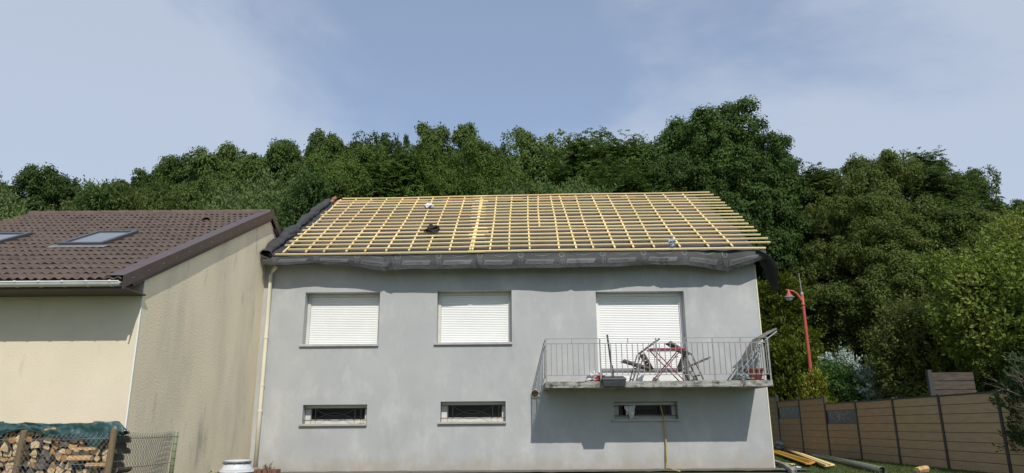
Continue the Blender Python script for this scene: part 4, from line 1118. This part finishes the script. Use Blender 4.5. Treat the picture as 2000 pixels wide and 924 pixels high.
# ================================================================== board fence on the right
FX = 9.03
def fence_y(px_, py_): d = ray(px_, py_); return FX*d.y/d.x
ppx = [(1523, 830), (1566, 830), (1615, 830), (1678, 835), (1752, 840), (1843, 845), (1964, 850)]
fyv = [fence_y(*q) for q in ppx]
sp = (fyv[0]-fyv[-1])/6.0
ys = [fyv[-1] + sp*i for i in range(-1, 9)]            # near to far; index 1 = post at px 1964
print('fence ys', [round(q, 2) for q in fyv], round(sp, 3))
tops = [1.49, 1.49, 1.49, 1.49, 1.49, 1.67, 1.67, 1.85, 1.85]   # panel i lies between ys[i] and ys[i+1]
glass = {4: 1, 6: 1}
fo = thing('board_fence', 'long brown composite board fence with dark posts and two smoked panes', 'fence', (FX, ys[4], 0))
oo = fo.location
BHT = 0.184
for i, tp in enumerate(tops):
    ya, yb = ys[i]+0.04, ys[i+1]-0.04
    m = MB(oo); z = tp-0.03; k = 0
    while z > -0.05:
        if not (i in glass and k in (1, 2)):
            z1 = z; z0_ = z-BHT+0.010
            m.add([(FX-0.012, ya, z0_), (FX-0.012, yb, z0_), (FX-0.016, yb, z0_+0.006), (FX-0.016, ya, z0_+0.006), (FX-0.016, yb, z1-0.006), (FX-0.016, ya, z1-0.006), (FX-0.012, yb, z1), (FX-0.012, ya, z1),
                   (FX+0.012, ya, z0_), (FX+0.012, yb, z0_), (FX+0.012, yb, z1), (FX+0.012, ya, z1)],
                  [(0, 1, 2, 3), (3, 2, 4, 5), (5, 4, 6, 7), (8, 11, 10, 9), (7, 6, 10, 11), (0, 8, 9, 1)])
            m.cur = 1; m.box(FX-0.009, FX+0.006, ya, yb, z0_-0.012, z0_+0.004); m.cur = 0
        z -= BHT; k += 1
    m.build('panel', [M['fence_board'], M['fence_post']], fo)
    c_ = MB(oo); c_.box(FX-0.026, FX+0.026, ya, yb, tp-0.029, tp); c_.build('top_rail', M['fence_post'], fo)
    if i in glass:
        gz1, gz0 = tp-0.03-BHT+0.006, tp-0.03-3*BHT+0.006
        g_ = MB(oo); g_.box(FX-0.006, FX+0.006, ya, yb, gz0, gz1); go_ = g_.build('smoked_pane', M['fence_glass'], fo)
        lp = MB(oo); rnd = random.Random(i)
        for q in range(95):                            # pale leaf pattern printed on the pane
            cy = rnd.gauss(lerp(ya, yb, 0.56), 0.30); cz = rnd.uniform(gz0+0.05, gz1-0.02)
            if not (ya+0.06 < cy < yb-0.06): continue
            a = rnd.uniform(0.3, 2.8); l_ = rnd.uniform(0.05, 0.10); d_ = Vector((0, math.cos(a), math.sin(a))); s_ = Vector((0, -math.sin(a), math.cos(a)))*l_*0.14
            p_ = Vector((FX-0.0085, cy, cz)); q1 = p_+d_*l_
            if q1.z > gz1 or q1.z < gz0 or not ya < q1.y < yb: continue
            lp.quad(p_, p_+d_*l_*0.5+s_, q1, p_+d_*l_*0.5-s_)
        lp.build('leaf_print', M['leaf_print'], go_)
for i, y in enumerate(ys):
    tp = max(tops[max(0, i-1)], tops[min(i, len(tops)-1)]) + 0.02
    m = MB(oo); m.box(FX-0.035, FX+0.035, y-0.038, y+0.038, -0.1, tp); m.build('post', M['fence_post'], fo, bevel=0.004)
# second screen beyond the fence
sc0 = at(1820, 768, 17.2); zt = at(1820, 727, 17.2).z
scn = thing('board_screen', 'short brown board screen with a dark post, half hidden behind the long fence', 'fence', (sc0.x, 17.2, 0))
m = MB(scn.location)
z = zt
while z > 0.1: m.box(sc0.x+0.05, sc0.x+1.05, 17.185, 17.21, z-0.20, z-0.010); z -= 0.205
m.build('panel', M['screen_board'], scn)
m = MB(scn.location); m.box(sc0.x-0.05, sc0.x+0.046, 17.15, 17.25, 0, zt+0.05); m.build('post', M['fence_post'], scn, bevel=0.004)

# ------------------------------------------------------------------ street lamp
LY = 24.2
pt_ = at(1566, 572, LY); lx = pt_.x
la = thing('street_lamp', 'red street lamp with a curved arm, standing beyond the board fence', 'street lamp', (lx, LY, 0))
o_ = la.location
m = MB(o_); m.tube([(lx, LY, 0), (lx, LY, 1.2), (lx, LY, pt_.z-0.6), (lx, LY, pt_.z-0.05)], [0.066, 0.062, 0.052, 0.052], 14)
m.tube([(lx, LY, pt_.z-0.46), (lx, LY, pt_.z-0.36)], 0.062, 14); m.build('pole', M['lamp_red'], la, smooth=True)
m = MB(o_); tipp = at(1534, 566.5, LY)
pts = [Vector((lerp(lx-0.02, tipp.x, t), LY, pt_.z + interp(t, [0, .12, .3, .5, .75, 1], [-0.32, -0.17, -0.02, 0.06, 0.085, tipp.z-pt_.z+0.01]))) for t in np.linspace(0, 1, 14)]
m.tube(pts, list(np.linspace(0.045, 0.020, 14)), 10); m.build('arm', M['lamp_red'], la, smooth=True)
hc = at(1540, 570, LY)
K_ = lambda pr: [(r*0.60, h*0.60) for r, h in pr]
m = MB(o_); m.lathe(K_([(0.02, 0.12), (0.05, 0.04), (0.085, -0.08), (0.15, -0.22), (0.215, -0.30), (0.225, -0.32)]), (hc.x, LY, hc.z+0.02), 24); m.build('lamp_shade', M['lamp_red'], la, smooth=True, solid=0.006)
m = MB(o_); m.lathe(K_([(0.226, -0.312), (0.285, -0.325), (0.287, -0.37), (0.23, -0.37)]), (hc.x, LY, hc.z+0.02), 24); m.build('lamp_rim', M['lamp_grey'], la, smooth=True)
m = MB(o_); m.lathe(K_([(0.22, -0.365), (0.21, -0.44), (0.15, -0.54), (0.06, -0.58), (0.0, -0.585)]), (hc.x, LY, hc.z+0.02), 24); m.build('lamp_globe', M['lamp_glass'], la, smooth=True)
m = MB(o_); m.tube([(lx, LY, pt_.z-0.06), (lx-0.03, LY, at(1563, 533, LY).z)], [0.014, 0.009], 6); m.lathe([(0.062, -0.06), (0.04, 0.02), (0.0, 0.04)], (lx, LY, pt_.z), 12); m.build('finial_rod', M['lamp_grey'], la)

# ------------------------------------------------------------------ building materials on the grass
random.seed(12)
def timber(a, b_, zz, w_, h_, lab, grp, m_, name='timber_batten'):
    A, B = at_z(*a, zz), at_z(*b_, zz)
    A.z = zz; B.z = zz
    o_ = MB((A+B)/2); o_.bar(A, B, w_, h_)
    return tag(o_.build(name, m_, bevel=0.003), lab, 'timber', grp)
for k in range(5):
    timber((1508, 880+k*1.3), (1580+k*1.5, 907-k*1.6), 0.045, 0.10, 0.03, 'orange timber board in the lower bundle on the grass beside the house', 'timber boards lying on the grass', M['batten_dark'])
for k in range(4):
    timber((1508, 877+k*1.6), (1588-k*3, 903+k*1.0), 0.079, 0.11, 0.03, 'orange timber board on top of the bundle beside the house', 'timber boards lying on the grass', M['batten_dark'])
for k in range(5):
    timber((1530+k*1.0, 873.5+k*1.0), (1628-k*4, 908+k*0.6), 0.06+0.034*(k % 2), 0.05, 0.03, 'long yellow batten in the bundle nearest the grey pipe', 'battens lying on the grass', M['batten'])
timber((1500, 902), (1549, 907), 0.03, 0.09, 0.025, 'pale board lying alone in front of the orange bundle', None, M['batten'])
c = at_z(1521, 877, 0.11); crumple('wrapped_bundle', (c.x, c.y, 0.10), (0.30, 0.20, 0.13), M['clear_wrap'], 14, 'bundle in crumpled clear plastic wrap on the timber beside the house corner', 'wrapped bundle', 5, 0.7)
for k, (px_, py_) in enumerate(((1556, 911), (1562, 911.5))):
    pass
A, B = at_z(1590, 889, 0.066), at_z(1724, 919, 0.066)
m = MB((A+B)/2); m.tube([A, B], 0.068, 24, cap=False)
tag(m.build('drain_pipe', M['steel_pipe'], smooth=True, solid=0.006), 'long dull grey green pipe lying on the grass along the board fence', 'pipe')
c = at_z(1791, 921, 0.03); m = MB(); o = log_mesh('block', 77, 0.055, 0.30).build('split_log', [M['wood_end'], M['wood_end']]); o.location = (c.x, c.y, ground_h(c.x, c.y)+0.05); o.rotation_euler = (0.1, 0.3, -1.1)
tag(o, 'pale split log lying alone on the grass before the board fence', 'split log')
m = MB((6, 15.5, 0))
kp = [at_z(1512, 905, 0.02), at_z(1524, 909, 0.02), at_z(1537, 915, 0.02), at_z(1552, 926, 0.02)]
for a, b_ in zip(kp[:-1], kp[1:]): m.bar(a+Vector((0, 0, 0.01)), b_+Vector((0, 0, 0.01)), 0.10, 0.14)
tag(m.build('kerb', M['concrete'], bevel=0.01), kind='structure')
c = at_z(1557, 911, 0.03); crumple('paper_scrap', (c.x, c.y, ground_h(c.x, c.y)), (0.10, 0.05, 0.02), M['white_cloth'], 21, 'small white paper scrap on the grass by the timber', 'paper scrap', 6, 0.9, 2)
# mown grass between the house and the fence
rg = np.random.default_rng(4)
n = 26000
x = rg.uniform(5.7, 8.98, n); y = rg.uniform(13.0, 26.0, n)
h = rg.uniform(0.018, 0.05, n)*(0.6+0.8*rg.random(n)); a = rg.uniform(0, 6.28, n); wv = 0.006+0.004*rg.random(n)
gz_ = np.array([ground_h(px_, py_) for px_, py_ in zip(x, y)])
lean = rg.normal(0, 0.02, (n, 2))
vv = np.zeros((n, 3, 3))
vv[:, 0] = np.stack([x-wv*np.cos(a), y-wv*np.sin(a), gz_-0.004], 1); vv[:, 1] = np.stack([x+wv*np.cos(a), y+wv*np.sin(a), gz_-0.004], 1)
vv[:, 2] = np.stack([x+lean[:, 0], y+lean[:, 1], gz_+h], 1)
me = bpy.data.meshes.new('grass'); me.vertices.add(3*n); me.vertices.foreach_set('co', vv.reshape(-1))
me.loops.add(3*n); me.loops.foreach_set('vertex_index', np.arange(3*n)); me.polygons.add(n); me.polygons.foreach_set('loop_start', np.arange(0, 3*n, 3)); me.polygons.foreach_set('loop_total', np.full(n, 3))
me.materials.append(M['blade']); me.update(calc_edges=True)
o = bpy.data.objects.new('grass', me); COL.objects.link(o); tag(o, 'short green lawn grass between the house and the board fence', 'grass', kind='stuff')
# ================================================================== trees
def quads_mesh(name, V, m):
    n = V.shape[0]
    me = bpy.data.meshes.new(name)
    me.vertices.add(4*n); me.vertices.foreach_set('co', V.astype(np.float32).reshape(-1))
    me.loops.add(4*n); me.loops.foreach_set('vertex_index', np.arange(4*n, dtype=np.int32))
    me.polygons.add(n); me.polygons.foreach_set('loop_start', np.arange(0, 4*n, 4, dtype=np.int32)); me.polygons.foreach_set('loop_total', np.full(n, 4, dtype=np.int32))
    me.materials.append(m); me.update(calc_edges=True)
    return me
def unit(a): return a/np.maximum(np.linalg.norm(a, axis=-1, keepdims=True), 1e-9)
def leaves(c, d, nrm, ln, wd):
    d = unit(d); s = unit(np.cross(nrm, d)); ln = ln[:, None]; wd = wd[:, None]
    return np.stack([c - d*ln*0.5, c + s*wd*0.5, c + d*ln*0.5, c - s*wd*0.5], 1)
def sph(rg, n, zb=-1.0):
    v = unit(rg.normal(size=(int(n*3)+8, 3))); v = v[v[:, 2] > zb]
    return v[:n]

def envelope(h, kind):
    if kind == 'oak': return (math.sin(math.pi*min(1, h*0.86+0.12))**0.75)
    if kind == 'column': return (1-h)**0.55*min(1, 0.55+h*2)
    if kind == 'dome': return math.sqrt(max(0.0, 1-h**2.2))*(0.8+0.2*math.sin(min(1, h*3)*1.57))
    return 1
def lobes(rg, n, H, W, z0, kind, lr, spire=0.0):
    """centres and radii of foliage masses over a rounded crown of height H, width W, from z0 up"""
    L_ = []
    cz, az, aw = z0 + H*0.46, H*0.54, W/2
    tries = 0
    while len(L_) < n and tries < n*60:
        tries += 1
        d = unit(rg.normal(size=3)); 
        if d[2] < -0.75: continue
        r = lr*rg.uniform(0.62, 1.22)
        k = rg.uniform(0.80, 1.04) if rg.random() < 0.72 else rg.uniform(0.2, 0.7)
        sq = 1.0 if kind != 'column' else (1.0 - 0.45*max(d[2], 0))
        p = np.array([d[0]*(aw-r*0.8)*k*sq, d[1]*(aw-r*0.8)*k*sq, cz + d[2]*(az-r*0.8)*k])
        if all(np.linalg.norm(p-x[0]) > 0.58*(r+x[1]) for x in L_): L_.append((p, r))
    for k in range(int(spire)):                       # a few uneven rounded leaders near the top
        a = rg.uniform(0, 6.28); q = W*0.26*math.sqrt(rg.random())
        for s in range(3):
            L_.append((np.array([q*math.cos(a) + rg.normal()*0.6*lr, q*math.sin(a) + rg.normal()*0.6*lr, z0 + H - lr*(0.55 + 0.55*s) + 0.2*lr*rg.normal()]), lr*(0.60+0.12*s)))
    return L_
TOPZ = {}
def crown(name, seed, kind, H, W, z0, m, style, nl, lr, dens=1.0, leaf=0.17, spire=3):
    rg = np.random.default_rng(seed)
    L_ = lobes(rg, nl, H, W, z0, kind, lr, spire)
    if style in ('broad', 'frond', 'shoot') and lr > 0.9:  # small uneven tufts standing out of the crown
        for k in range(int(nl*1.6)):
            p, r = L_[int(rg.integers(len(L_)))]; d = sph(rg, 1, -0.1)[0]
            L_.append((p + d*r*rg.uniform(0.95, 1.3) + np.array([0, 0, 0.15]), lr*rg.uniform(0.20, 0.36)))
    CC = []; DD = []
    for p, r in L_:
        nc = int((18 if style == 'broad' and lr > 0.9 else 34)*(r/1.0)**1.7*dens)+8
        dirs = sph(rg, nc, -0.55)
        CC.append(p + dirs*(r*rg.uniform(0.55, 1.06, (len(dirs), 1)))*np.array([1, 1, 0.85])); DD.append(dirs)
    C = np.concatenate(CC); D = np.concatenate(DD)
    def rep(k): return np.repeat(C, k, axis=0), np.repeat(D, k, axis=0)
    G = lambda n, s=1.0: rg.normal(size=(n, 3))*s
    if style == 'broad':
        big = lr > 0.9; kk = 84 if big else 40
        c, dd = rep(kk); n = len(c)
        if big:                                           # a small rounded tuft: leaves over its outer side
            rc = np.repeat(rg.uniform(0.26, 0.50, len(C)), kk)[:, None]
            o_ = unit(G(n) + dd*0.8 + np.array([0, 0, 0.35])); off = o_*rc*rg.uniform(0.5, 1.32, (n, 1))*np.array([1, 1, 0.8])
            nr = unit(o_*1.1 + np.array([0, 0, 0.3]) + G(n, 0.48)); d = unit(np.cross(nr, G(n)))
        else:
            rc = np.repeat(rg.uniform(0.20, 0.36, len(C))*(0.6+0.4*lr), kk)[:, None]
            off = G(n)*rc*np.array([0.62, 0.62, 0.45])
            d = unit(off + dd*0.25 + G(n, 0.15)); nr = unit(G(n, 0.42) + np.array([0, 0, 0.45]) + dd*0.85)
        ln = leaf*rg.uniform(0.7, 1.3, n); V = leaves(c+off, d, nr, ln, ln*0.62)
    elif style == 'frond':
        c, dd = rep(6); n = len(c); a = rg.uniform(0, 6.28, n)
        fd = unit(np.stack([np.cos(a), np.sin(a), rg.uniform(-0.25, 0.45, n)], 1) + dd*np.array([.5, .5, .15])); ln = rg.uniform(0.32, 0.58, n)[:, None]
        c = c + G(n, 0.22); side = unit(np.cross(fd, np.array([[0, 0, 1.0]])))
        out = []
        for t in np.linspace(0.12, 1, 8):
            cen = c + fd*t*ln + np.array([0, 0, -1])*(t*t)*ln*0.22
            for sgn in (-1, 1):
                d = unit(side*sgn + fd*0.35 + G(n, 0.12) + np.array([0, 0, -0.15])); nr = unit(np.array([0, 0, 0.55]) + dd*0.85 + G(n, 0.42))
                l2 = leaf*rg.uniform(0.8, 1.2, n); out.append(leaves(cen + d*l2[:, None]*0.5, d, nr, l2, l2*0.42))
        V = np.concatenate(out)
    else:
        shoot = style == 'shoot'
        ns, k = (3, 15) if shoot else (4, 12)
        c, dd = rep(ns); n = len(c)
        fd = unit(dd*0.7 + np.array([0, 0, 0.8]) + G(n, 0.3)); ln = rg.uniform(0.5, 0.95, n) if shoot else rg.uniform(0.22, 0.40, n)
        ln = ln*min(1.0, 0.35+lr*0.65); c = c + G(n, 0.2 if shoot else 0.12)*min(1, lr+.3)
        c = np.repeat(c, k, 0); fd = np.repeat(fd, k, 0); ln = np.repeat(ln, k)[:, None]; n = len(c); t = rg.random((n, 1))
        cen = c + fd*t*ln + G(n, 0.04 if shoot else 0.03)
        d = unit(fd*(0.6 if shoot else 1.0) + G(n, 0.7 if shoot else 0.4)); nr = unit(G(n, 0.5) + (np.array([0, 0, 0.5]) + np.repeat(np.repeat(D, ns, axis=0), k, axis=0)*0.7 if shoot else 0)); l2 = leaf*rg.uniform(0.7, 1.25, n)
        V = leaves(cen + d*l2[:, None]*0.5, d, nr, l2, l2*(0.5 if shoot else 0.35))
    me = quads_mesh(name, V, m); TOPZ[me.name] = float(np.quantile(V[:, 0, 2], 0.9999))
    return me, L_
def limb_mesh(name, L_, z0, H, rad, seed, m):
    rnd = random.Random(seed); b = MB()
    top = z0 + H*0.72
    tr = [Vector((0, 0, -0.2)), Vector((rnd.uniform(-.1, .1), rnd.uniform(-.1, .1), z0*0.6)), Vector((rnd.uniform(-.25, .25), rnd.uniform(-.25, .25), z0+H*0.3)), Vector((rnd.uniform(-.4, .4), rnd.uniform(-.4, .4), top))]
    b.tube(tr, [rad*1.15, rad*0.9, rad*0.6, rad*0.15], 9)
    for p, r in L_[::2]:
        e = Vector(p); s = max(0.5*z0, min(top*0.9, e.z - 0.8*Vector((e.x, e.y)).length - 0.3))
        t = s/max(top, .01); st = Vector((0, 0, s))
        mid = lerp(st, e, 0.5) + Vector((0, 0, -0.15)) + Vector((rnd.uniform(-.15, .15), rnd.uniform(-.15, .15), 0))
        q = rad*lerp(0.45, 0.15, min(1, t)); b.tube([st, mid, e], [q, q*0.65, q*0.2], 5, cap=False)
        for k in range(2):
            d = Vector((rnd.gauss(0, 1), rnd.gauss(0, 1), rnd.gauss(0.4, .6))).normalized()*r*0.85; b.tube([e - d*0.1, e+d], [q*0.22, q*0.06], 4, cap=False)
    me = bpy.data.meshes.new(name); me.from_pydata(b.v, [], b.f); me.materials.append(m); me.polygons.foreach_set('use_smooth', [True]*len(me.polygons))
    return me
KIND = {}
def proto(key, seed, kind, H, W, z0, m, style, nl, lr, dens=1.0, leaf=0.17, spire=3, rad=0.22, lm=None):
    cm, L_ = crown('crown', seed, kind, H, W, z0, M[m], style, nl, lr, dens, leaf, spire)
    KIND[key] = (cm, limb_mesh('trunk', L_, z0, H, rad, seed, M[lm or 'bark_tree']), TOPZ[cm.name], W)
proto('oak1', 11, 'oak', 7.8, 9.0, 5.9, 'leaf_oak', 'broad', 40, 1.15, 1.0, 0.15, 0)
proto('oak2', 12, 'oak', 8.0, 8.0, 5.7, 'leaf_oak', 'broad', 36, 1.05, 1.0, 0.15, 1)
proto('oak3', 13, 'oak', 8.2, 9.8, 5.6, 'leaf_oak', 'broad', 44, 1.2, 0.95, 0.15, 0)
proto('bigoak', 14, 'oak', 12.5, 8.0, 2.0, 'leaf_oak_near', 'broad', 72, 1.0, 1.05, 0.13, 1, rad=0.3)
proto('loc1', 21, 'oak', 8.0, 10.0, 4.6, 'leaf_locust', 'broad', 52, 1.05, 0.95, 0.11, 0)
proto('loc2', 22, 'oak', 8.0, 9.0, 4.6, 'leaf_locust', 'frond', 46, 1.2, 0.85, 0.15, 0)
proto('dloc1', 23, 'oak', 10.5, 10.0, 1.4, 'leaf_locust_dark', 'broad', 64, 1.1, 0.95, 0.125, 2)
proto('dloc2', 24, 'oak', 10.5, 9.0, 1.2, 'leaf_locust_dark', 'broad', 58, 1.0, 0.95, 0.125, 3)
proto('airy', 25, 'oak', 8.5, 8.0, 4.0, 'leaf_locust_dark', 'frond', 36, 0.95, 0.5, 0.15, 3)
proto('pale1', 31, 'dome', 8.5, 7.5, 1.5, 'leaf_pale', 'shoot', 40, 1.25, 1.3, 0.17, 0)
proto('pale2', 32, 'dome', 8.5, 6.8, 1.5, 'leaf_pale', 'shoot', 36, 1.2, 1.3, 0.17, 0)
proto('olive', 33, 'dome', 8.5, 7.5, 1.5, 'leaf_olive', 'shoot', 40, 1.25, 1.3, 0.16, 0)
proto('sapling', 34, 'column', 6.0, 1.2, 6.0, 'leaf_oak', 'broad', 10, 0.42, 1.0, 0.17, 0, rad=0.09)

def tree(key, px_, top, Y, wpx, label, name='oak_tree', cat='tree', rz=None, zscale=1.0, seed=0):
    rnd = random.Random(hash((key, px_, Y)) & 0xffff if False else int(px_*7+Y*13+seed))
    P = at(px_, top, Y); cm, tm, H, W = KIND[key]
    g_ = ground_h(P.x, Y)
    ax = (P - Vector((0, 0, CAM_H))).dot(CAM_R @ Vector((0, 0, -1)))
    s = (P.z-g_)/H; sw = (1.45 if key != 'sapling' else 1.0)*wpx/F_PX*ax/W
    root = thing(name, label, cat, (P.x, Y, g_), rnd.uniform(0, 6.28) if rz is None else rz, 'trees of the wood behind the houses' if cat == 'tree' else None)
    for nm, me in (('trunk', tm), ('crown', cm)):
        o = bpy.data.objects.new(nm, me); COL.objects.link(o); o.parent = root
    sw = sw if key == 'sapling' else max(sw, (0.82 if key == 'bigoak' else 0.68)*s)
    root.scale = (sw, sw, s)
    return root
T = tree
# rear row, left to right
T('oak1', 20, 331, 42, 170, 'dark oak at the left picture edge, rear row behind the brown roof')
T('oak2', 98, 325, 42, 150, 'dark rounded oak second from the left edge, behind the brown roof')
T('oak3', 178, 350, 46, 150, 'low hazy oak in the dip of the tree line above the brown roof', seed=1)
T('oak2', 262, 336, 45, 140, 'oak in the dip of the tree line above the left skylight')
T('oak1', 335, 318, 44, 140, 'oak where the tree line starts to climb, above the brown ridge')
T('oak3', 402, 298, 42, 150, 'oak on the climbing tree line, above the right half of the brown ridge')
T('oak2', 462, 280, 41, 120, 'narrow oak with two dark tops above the brown verge')
T('oak1', 530, 266, 41, 150, 'tall dark oak above the gap between the two houses')
T('oak2', 640, 252, 41, 140, 'tall dark oak above the left end of the battened roof')
T('oak3', 720, 268, 43, 150, 'dark oak behind the feathery locusts, left of the lone sapling')
T('sapling', 795, 264, 42, 15, 'slim lone sapling top poking above the tree line', 'sapling')
T('oak2', 852, 247, 40, 130, 'bright topped oak just right of the lone sapling', seed=3)
T('oak1', 935, 252, 41, 140, 'oak left of the notch of sky over the middle of the roof')
T('oak3', 1045, 255, 41, 130, 'round dark oak just right of the notch of sky over the middle of the roof')
T('loc2', 1150, 250, 38, 150, 'feathery locust with flat sprays right of the round dark oak', 'locust_tree')
T('loc1', 1222, 266, 39, 130, 'feathery locust beside the tallest oak, on its left', 'locust_tree')
T('bigoak', 1312, 232, 34, 120, 'left leader of the tallest dark oaks above the right end of the roof', seed=2)
T('bigoak', 1385, 212, 32, 165, 'tallest dark oak, above the right end of the battened roof')
T('bigoak', 1445, 256, 32.5, 110, 'dark oak shouldering the tallest oak on its right', seed=5)
T('oak1', 1505, 300, 33, 140, 'dark oak right of the roof, between tallest oak and big locust')
T('airy', 1612, 318, 32, 130, 'dark locust left of the big spreading locust', 'locust_tree')
T('dloc1', 1690, 294, 31, 210, 'big spreading dark locust, highest of those right of the house', 'locust_tree')
T('airy', 1785, 288, 32, 160, 'dark locust with an open airy top, right of the biggest locust', 'locust_tree', seed=4)
T('dloc1', 1850, 335, 34, 150, 'dark locust on the falling tree line at the far right', 'locust_tree', seed=2)
T('oak2', 1928, 384, 42, 90, 'small distant oak in the low gap at the far right')
T('oak1', 1990, 384, 40, 120, 'distant oak at the right picture edge')
# front row
T('pale1', 15, 372, 30, 190, 'light green bushy tree at the left edge behind the brown roof', 'hazel_tree')
T('olive', 118, 385, 29, 150, 'yellowish bushy tree beside the left end of the brown ridge', 'hazel_tree')
T('pale2', 215, 372, 30, 150, 'pale hazel behind the left half of the brown ridge', 'hazel_tree')
T('olive', 322, 345, 31, 170, 'olive brown bushy tree behind the middle of the brown ridge', 'hazel_tree', seed=1)
T('oak3', 425, 338, 34, 150, 'mid green broad tree behind the right half of the brown ridge', 'broad_tree', seed=7)
T('pale1', 520, 332, 29, 170, 'pale hazel filling the gap between the two houses', 'hazel_tree', seed=3)
T('pale2', 618, 350, 28, 140, 'pale hazel behind the left end of the battened roof', 'hazel_tree', seed=5)
T('loc1', 690, 296, 33, 190, 'mid green feathery locust behind the left half of the battened roof', 'locust_tree')
T('loc2', 800, 288, 33, 170, 'olive green feathery locust below the lone sapling', 'locust_tree', seed=3)
T('loc1', 905, 292, 33, 180, 'feathery locust behind the middle of the battened roof', 'locust_tree', seed=5)
T('pale1', 1000, 352, 29, 150, 'pale hazel under the notch of sky behind the ridge', 'hazel_tree', seed=6)
T('pale2', 1090, 338, 28.5, 160, 'pale hazel behind the ridge right of the sky notch', 'hazel_tree', seed=7)
T('loc2', 1215, 305, 31, 190, 'feathery locust low behind the right half of the ridge', 'locust_tree', seed=9)
T('oak2', 1320, 300, 30, 150, 'dark oak close behind the right end of the ridge', seed=11)
T('oak3', 1440, 330, 31.5, 130, 'broad dark oak close behind the right verge of the battened roof', seed=12)
T('dloc2', 1545, 400, 37.5, 210, 'dark locust behind the red street lamp', 'locust_tree', seed=6)
T('dloc1', 1680, 395, 29.5, 230, 'dark locust behind the silvery shrubs', 'locust_tree', seed=8)
T('dloc2', 1810, 390, 28.5, 220, 'dark locust behind the brown board screen', 'locust_tree', seed=3)
T('dloc1', 1950, 405, 27, 240, 'dark locust behind the bright bush at the right edge', 'locust_tree', seed=10)

# ------------------------------------------------------------------ shrubs on the right
def shrub(name, label, px_, top, Y, W, z0, m, style, nl, lr, dens, leaf, kind='dome', spire=0, seed=1, X=None, D=None, rad=0.05, cat='shrub', lm=None):
    P = at(px_, top, Y); g_ = ground_h(P.x, Y); H = P.z - g_ - z0
    cm, L_ = crown('foliage', seed, kind, H, W, z0, M[m], style, nl, lr, dens, leaf, spire)
    root = thing(name, label, cat, (P.x if X is None else X, Y, g_))
    o = bpy.data.objects.new('foliage', cm); COL.objects.link(o); o.parent = root
    o2 = bpy.data.objects.new('stems', limb_mesh('stems', L_, max(z0, 0.2), H, rad, seed, M[lm or 'bark_tree'])); COL.objects.link(o2); o2.parent = root
    return root
shrub('thuja', 'yellow green thuja standing behind the right corner of the grey house', 1512, 552, 27.0, 1.7, 0.3, 'leaf_thuja', 'spray', 60, 0.48, 2.6, 0.14, 'dome', 2, 41)
shrub('thuja', 'lower yellow green thuja between house corner and lamp post', 1545, 655, 26.4, 1.7, 0.2, 'leaf_thuja', 'spray', 50, 0.45, 2.6, 0.14, 'dome', 2, 42)
shrub('thuja', 'small yellow green thuja hiding the foot of the red lamp post', 1590, 730, 23.3, 0.9, 0.2, 'leaf_thuja', 'spray', 30, 0.28, 2.8, 0.11, 'dome', 0, 50)
shrub('green_shrub', 'fresh green shrub behind the fence, right of the lamp post', 1630, 704, 23.6, 1.9, 0.6, 'leaf_shrub', 'broad', 34, 0.5, 2.4, 0.10, 'dome', 0, 43)
shrub('silver_shrub', 'silvery leaved shrub rising above the fresh green one behind the fence', 1644, 702, 24.6, 0.7, 1.6, 'leaf_silver', 'shoot', 14, 0.26, 1.6, 0.12, 'column', 0, 44)
shrub('silver_shrub', 'silvery leaved shrub close behind the fence, right of the green shrub', 1704, 724, 22.8, 0.5, 0.9, 'leaf_silver', 'shoot', 11, 0.22, 1.8, 0.14, 'dome', 0, 45)
shrub('olive_bush', 'olive green bush behind the fence, left of the board screen', 1775, 600, 21.6, 2.5, 0.5, 'leaf_olive', 'shoot', 42, 0.5, 1.9, 0.10, 'dome', 0, 46)
shrub('bright_bush', 'large bright green bush overhanging the fence at the right edge', 1975, 512, 18.6, 3.8, 2.2, 'leaf_bright', 'shoot', 64, 0.55, 1.35, 0.12, 'dome', 2, 47, rad=0.09)
shrub('bright_bush', 'tall bright green bush at the right picture edge above the larger one', 1996, 446, 20.5, 2.2, 3.2, 'leaf_bright', 'shoot', 40, 0.5, 1.8, 0.10, 'dome', 3, 48, rad=0.08)
shrub('dark_conifer', 'dark evergreen shrub with bare twigs at the right end of the fence', 2052, 690, 12.6, 1.5, 0.1, 'leaf_dark', 'spray', 56, 0.36, 3.0, 0.085, 'dome', 0, 49, rad=0.06)
# bare twigs of the dark shrub
rnd = random.Random(8); cpos = at(2025, 760, 12.3); m = MB((cpos.x, 12.4, 0.0))
for k in range(26):
    a = Vector((cpos.x + rnd.uniform(-.1, .35), 12.3+rnd.uniform(-.2, .3), rnd.uniform(0.5, 1.6)))
    d = Vector((rnd.uniform(-1.0, -0.1), rnd.uniform(-.6, .1), rnd.uniform(0.1, 1.0))).normalized(); L_ = rnd.uniform(0.4, 0.95)
    pts = [a, a+d*L_*0.5+Vector((0, 0, rnd.uniform(-.05, .05))), a+d*L_+Vector((0, 0, rnd.uniform(-.1, .1)))]
    m.tube(pts, [0.007, 0.005, 0.002], 4, cap=False)
    for q in range(3):
        s = lerp(pts[1], pts[2], rnd.random()); e = s + (d + Vector((rnd.gauss(0, .5), rnd.gauss(0, .5), rnd.gauss(0, .5)))).normalized()*rnd.uniform(.1, .25); m.tube([s, e], [0.003, 0.0012], 3, cap=False)
tw = [o for o in bpy.data.objects if o.name.startswith('dark_conifer')][0]
for v_ in m.v: v_ -= (tw.location - m.o)*0
m.o = Vector(tw.location); m.build('bare_twigs', M['twig'], tw)
SC.cycles.use_denoising = True
SC.cycles.max_bounces = 8; SC.cycles.transparent_max_bounces = 4
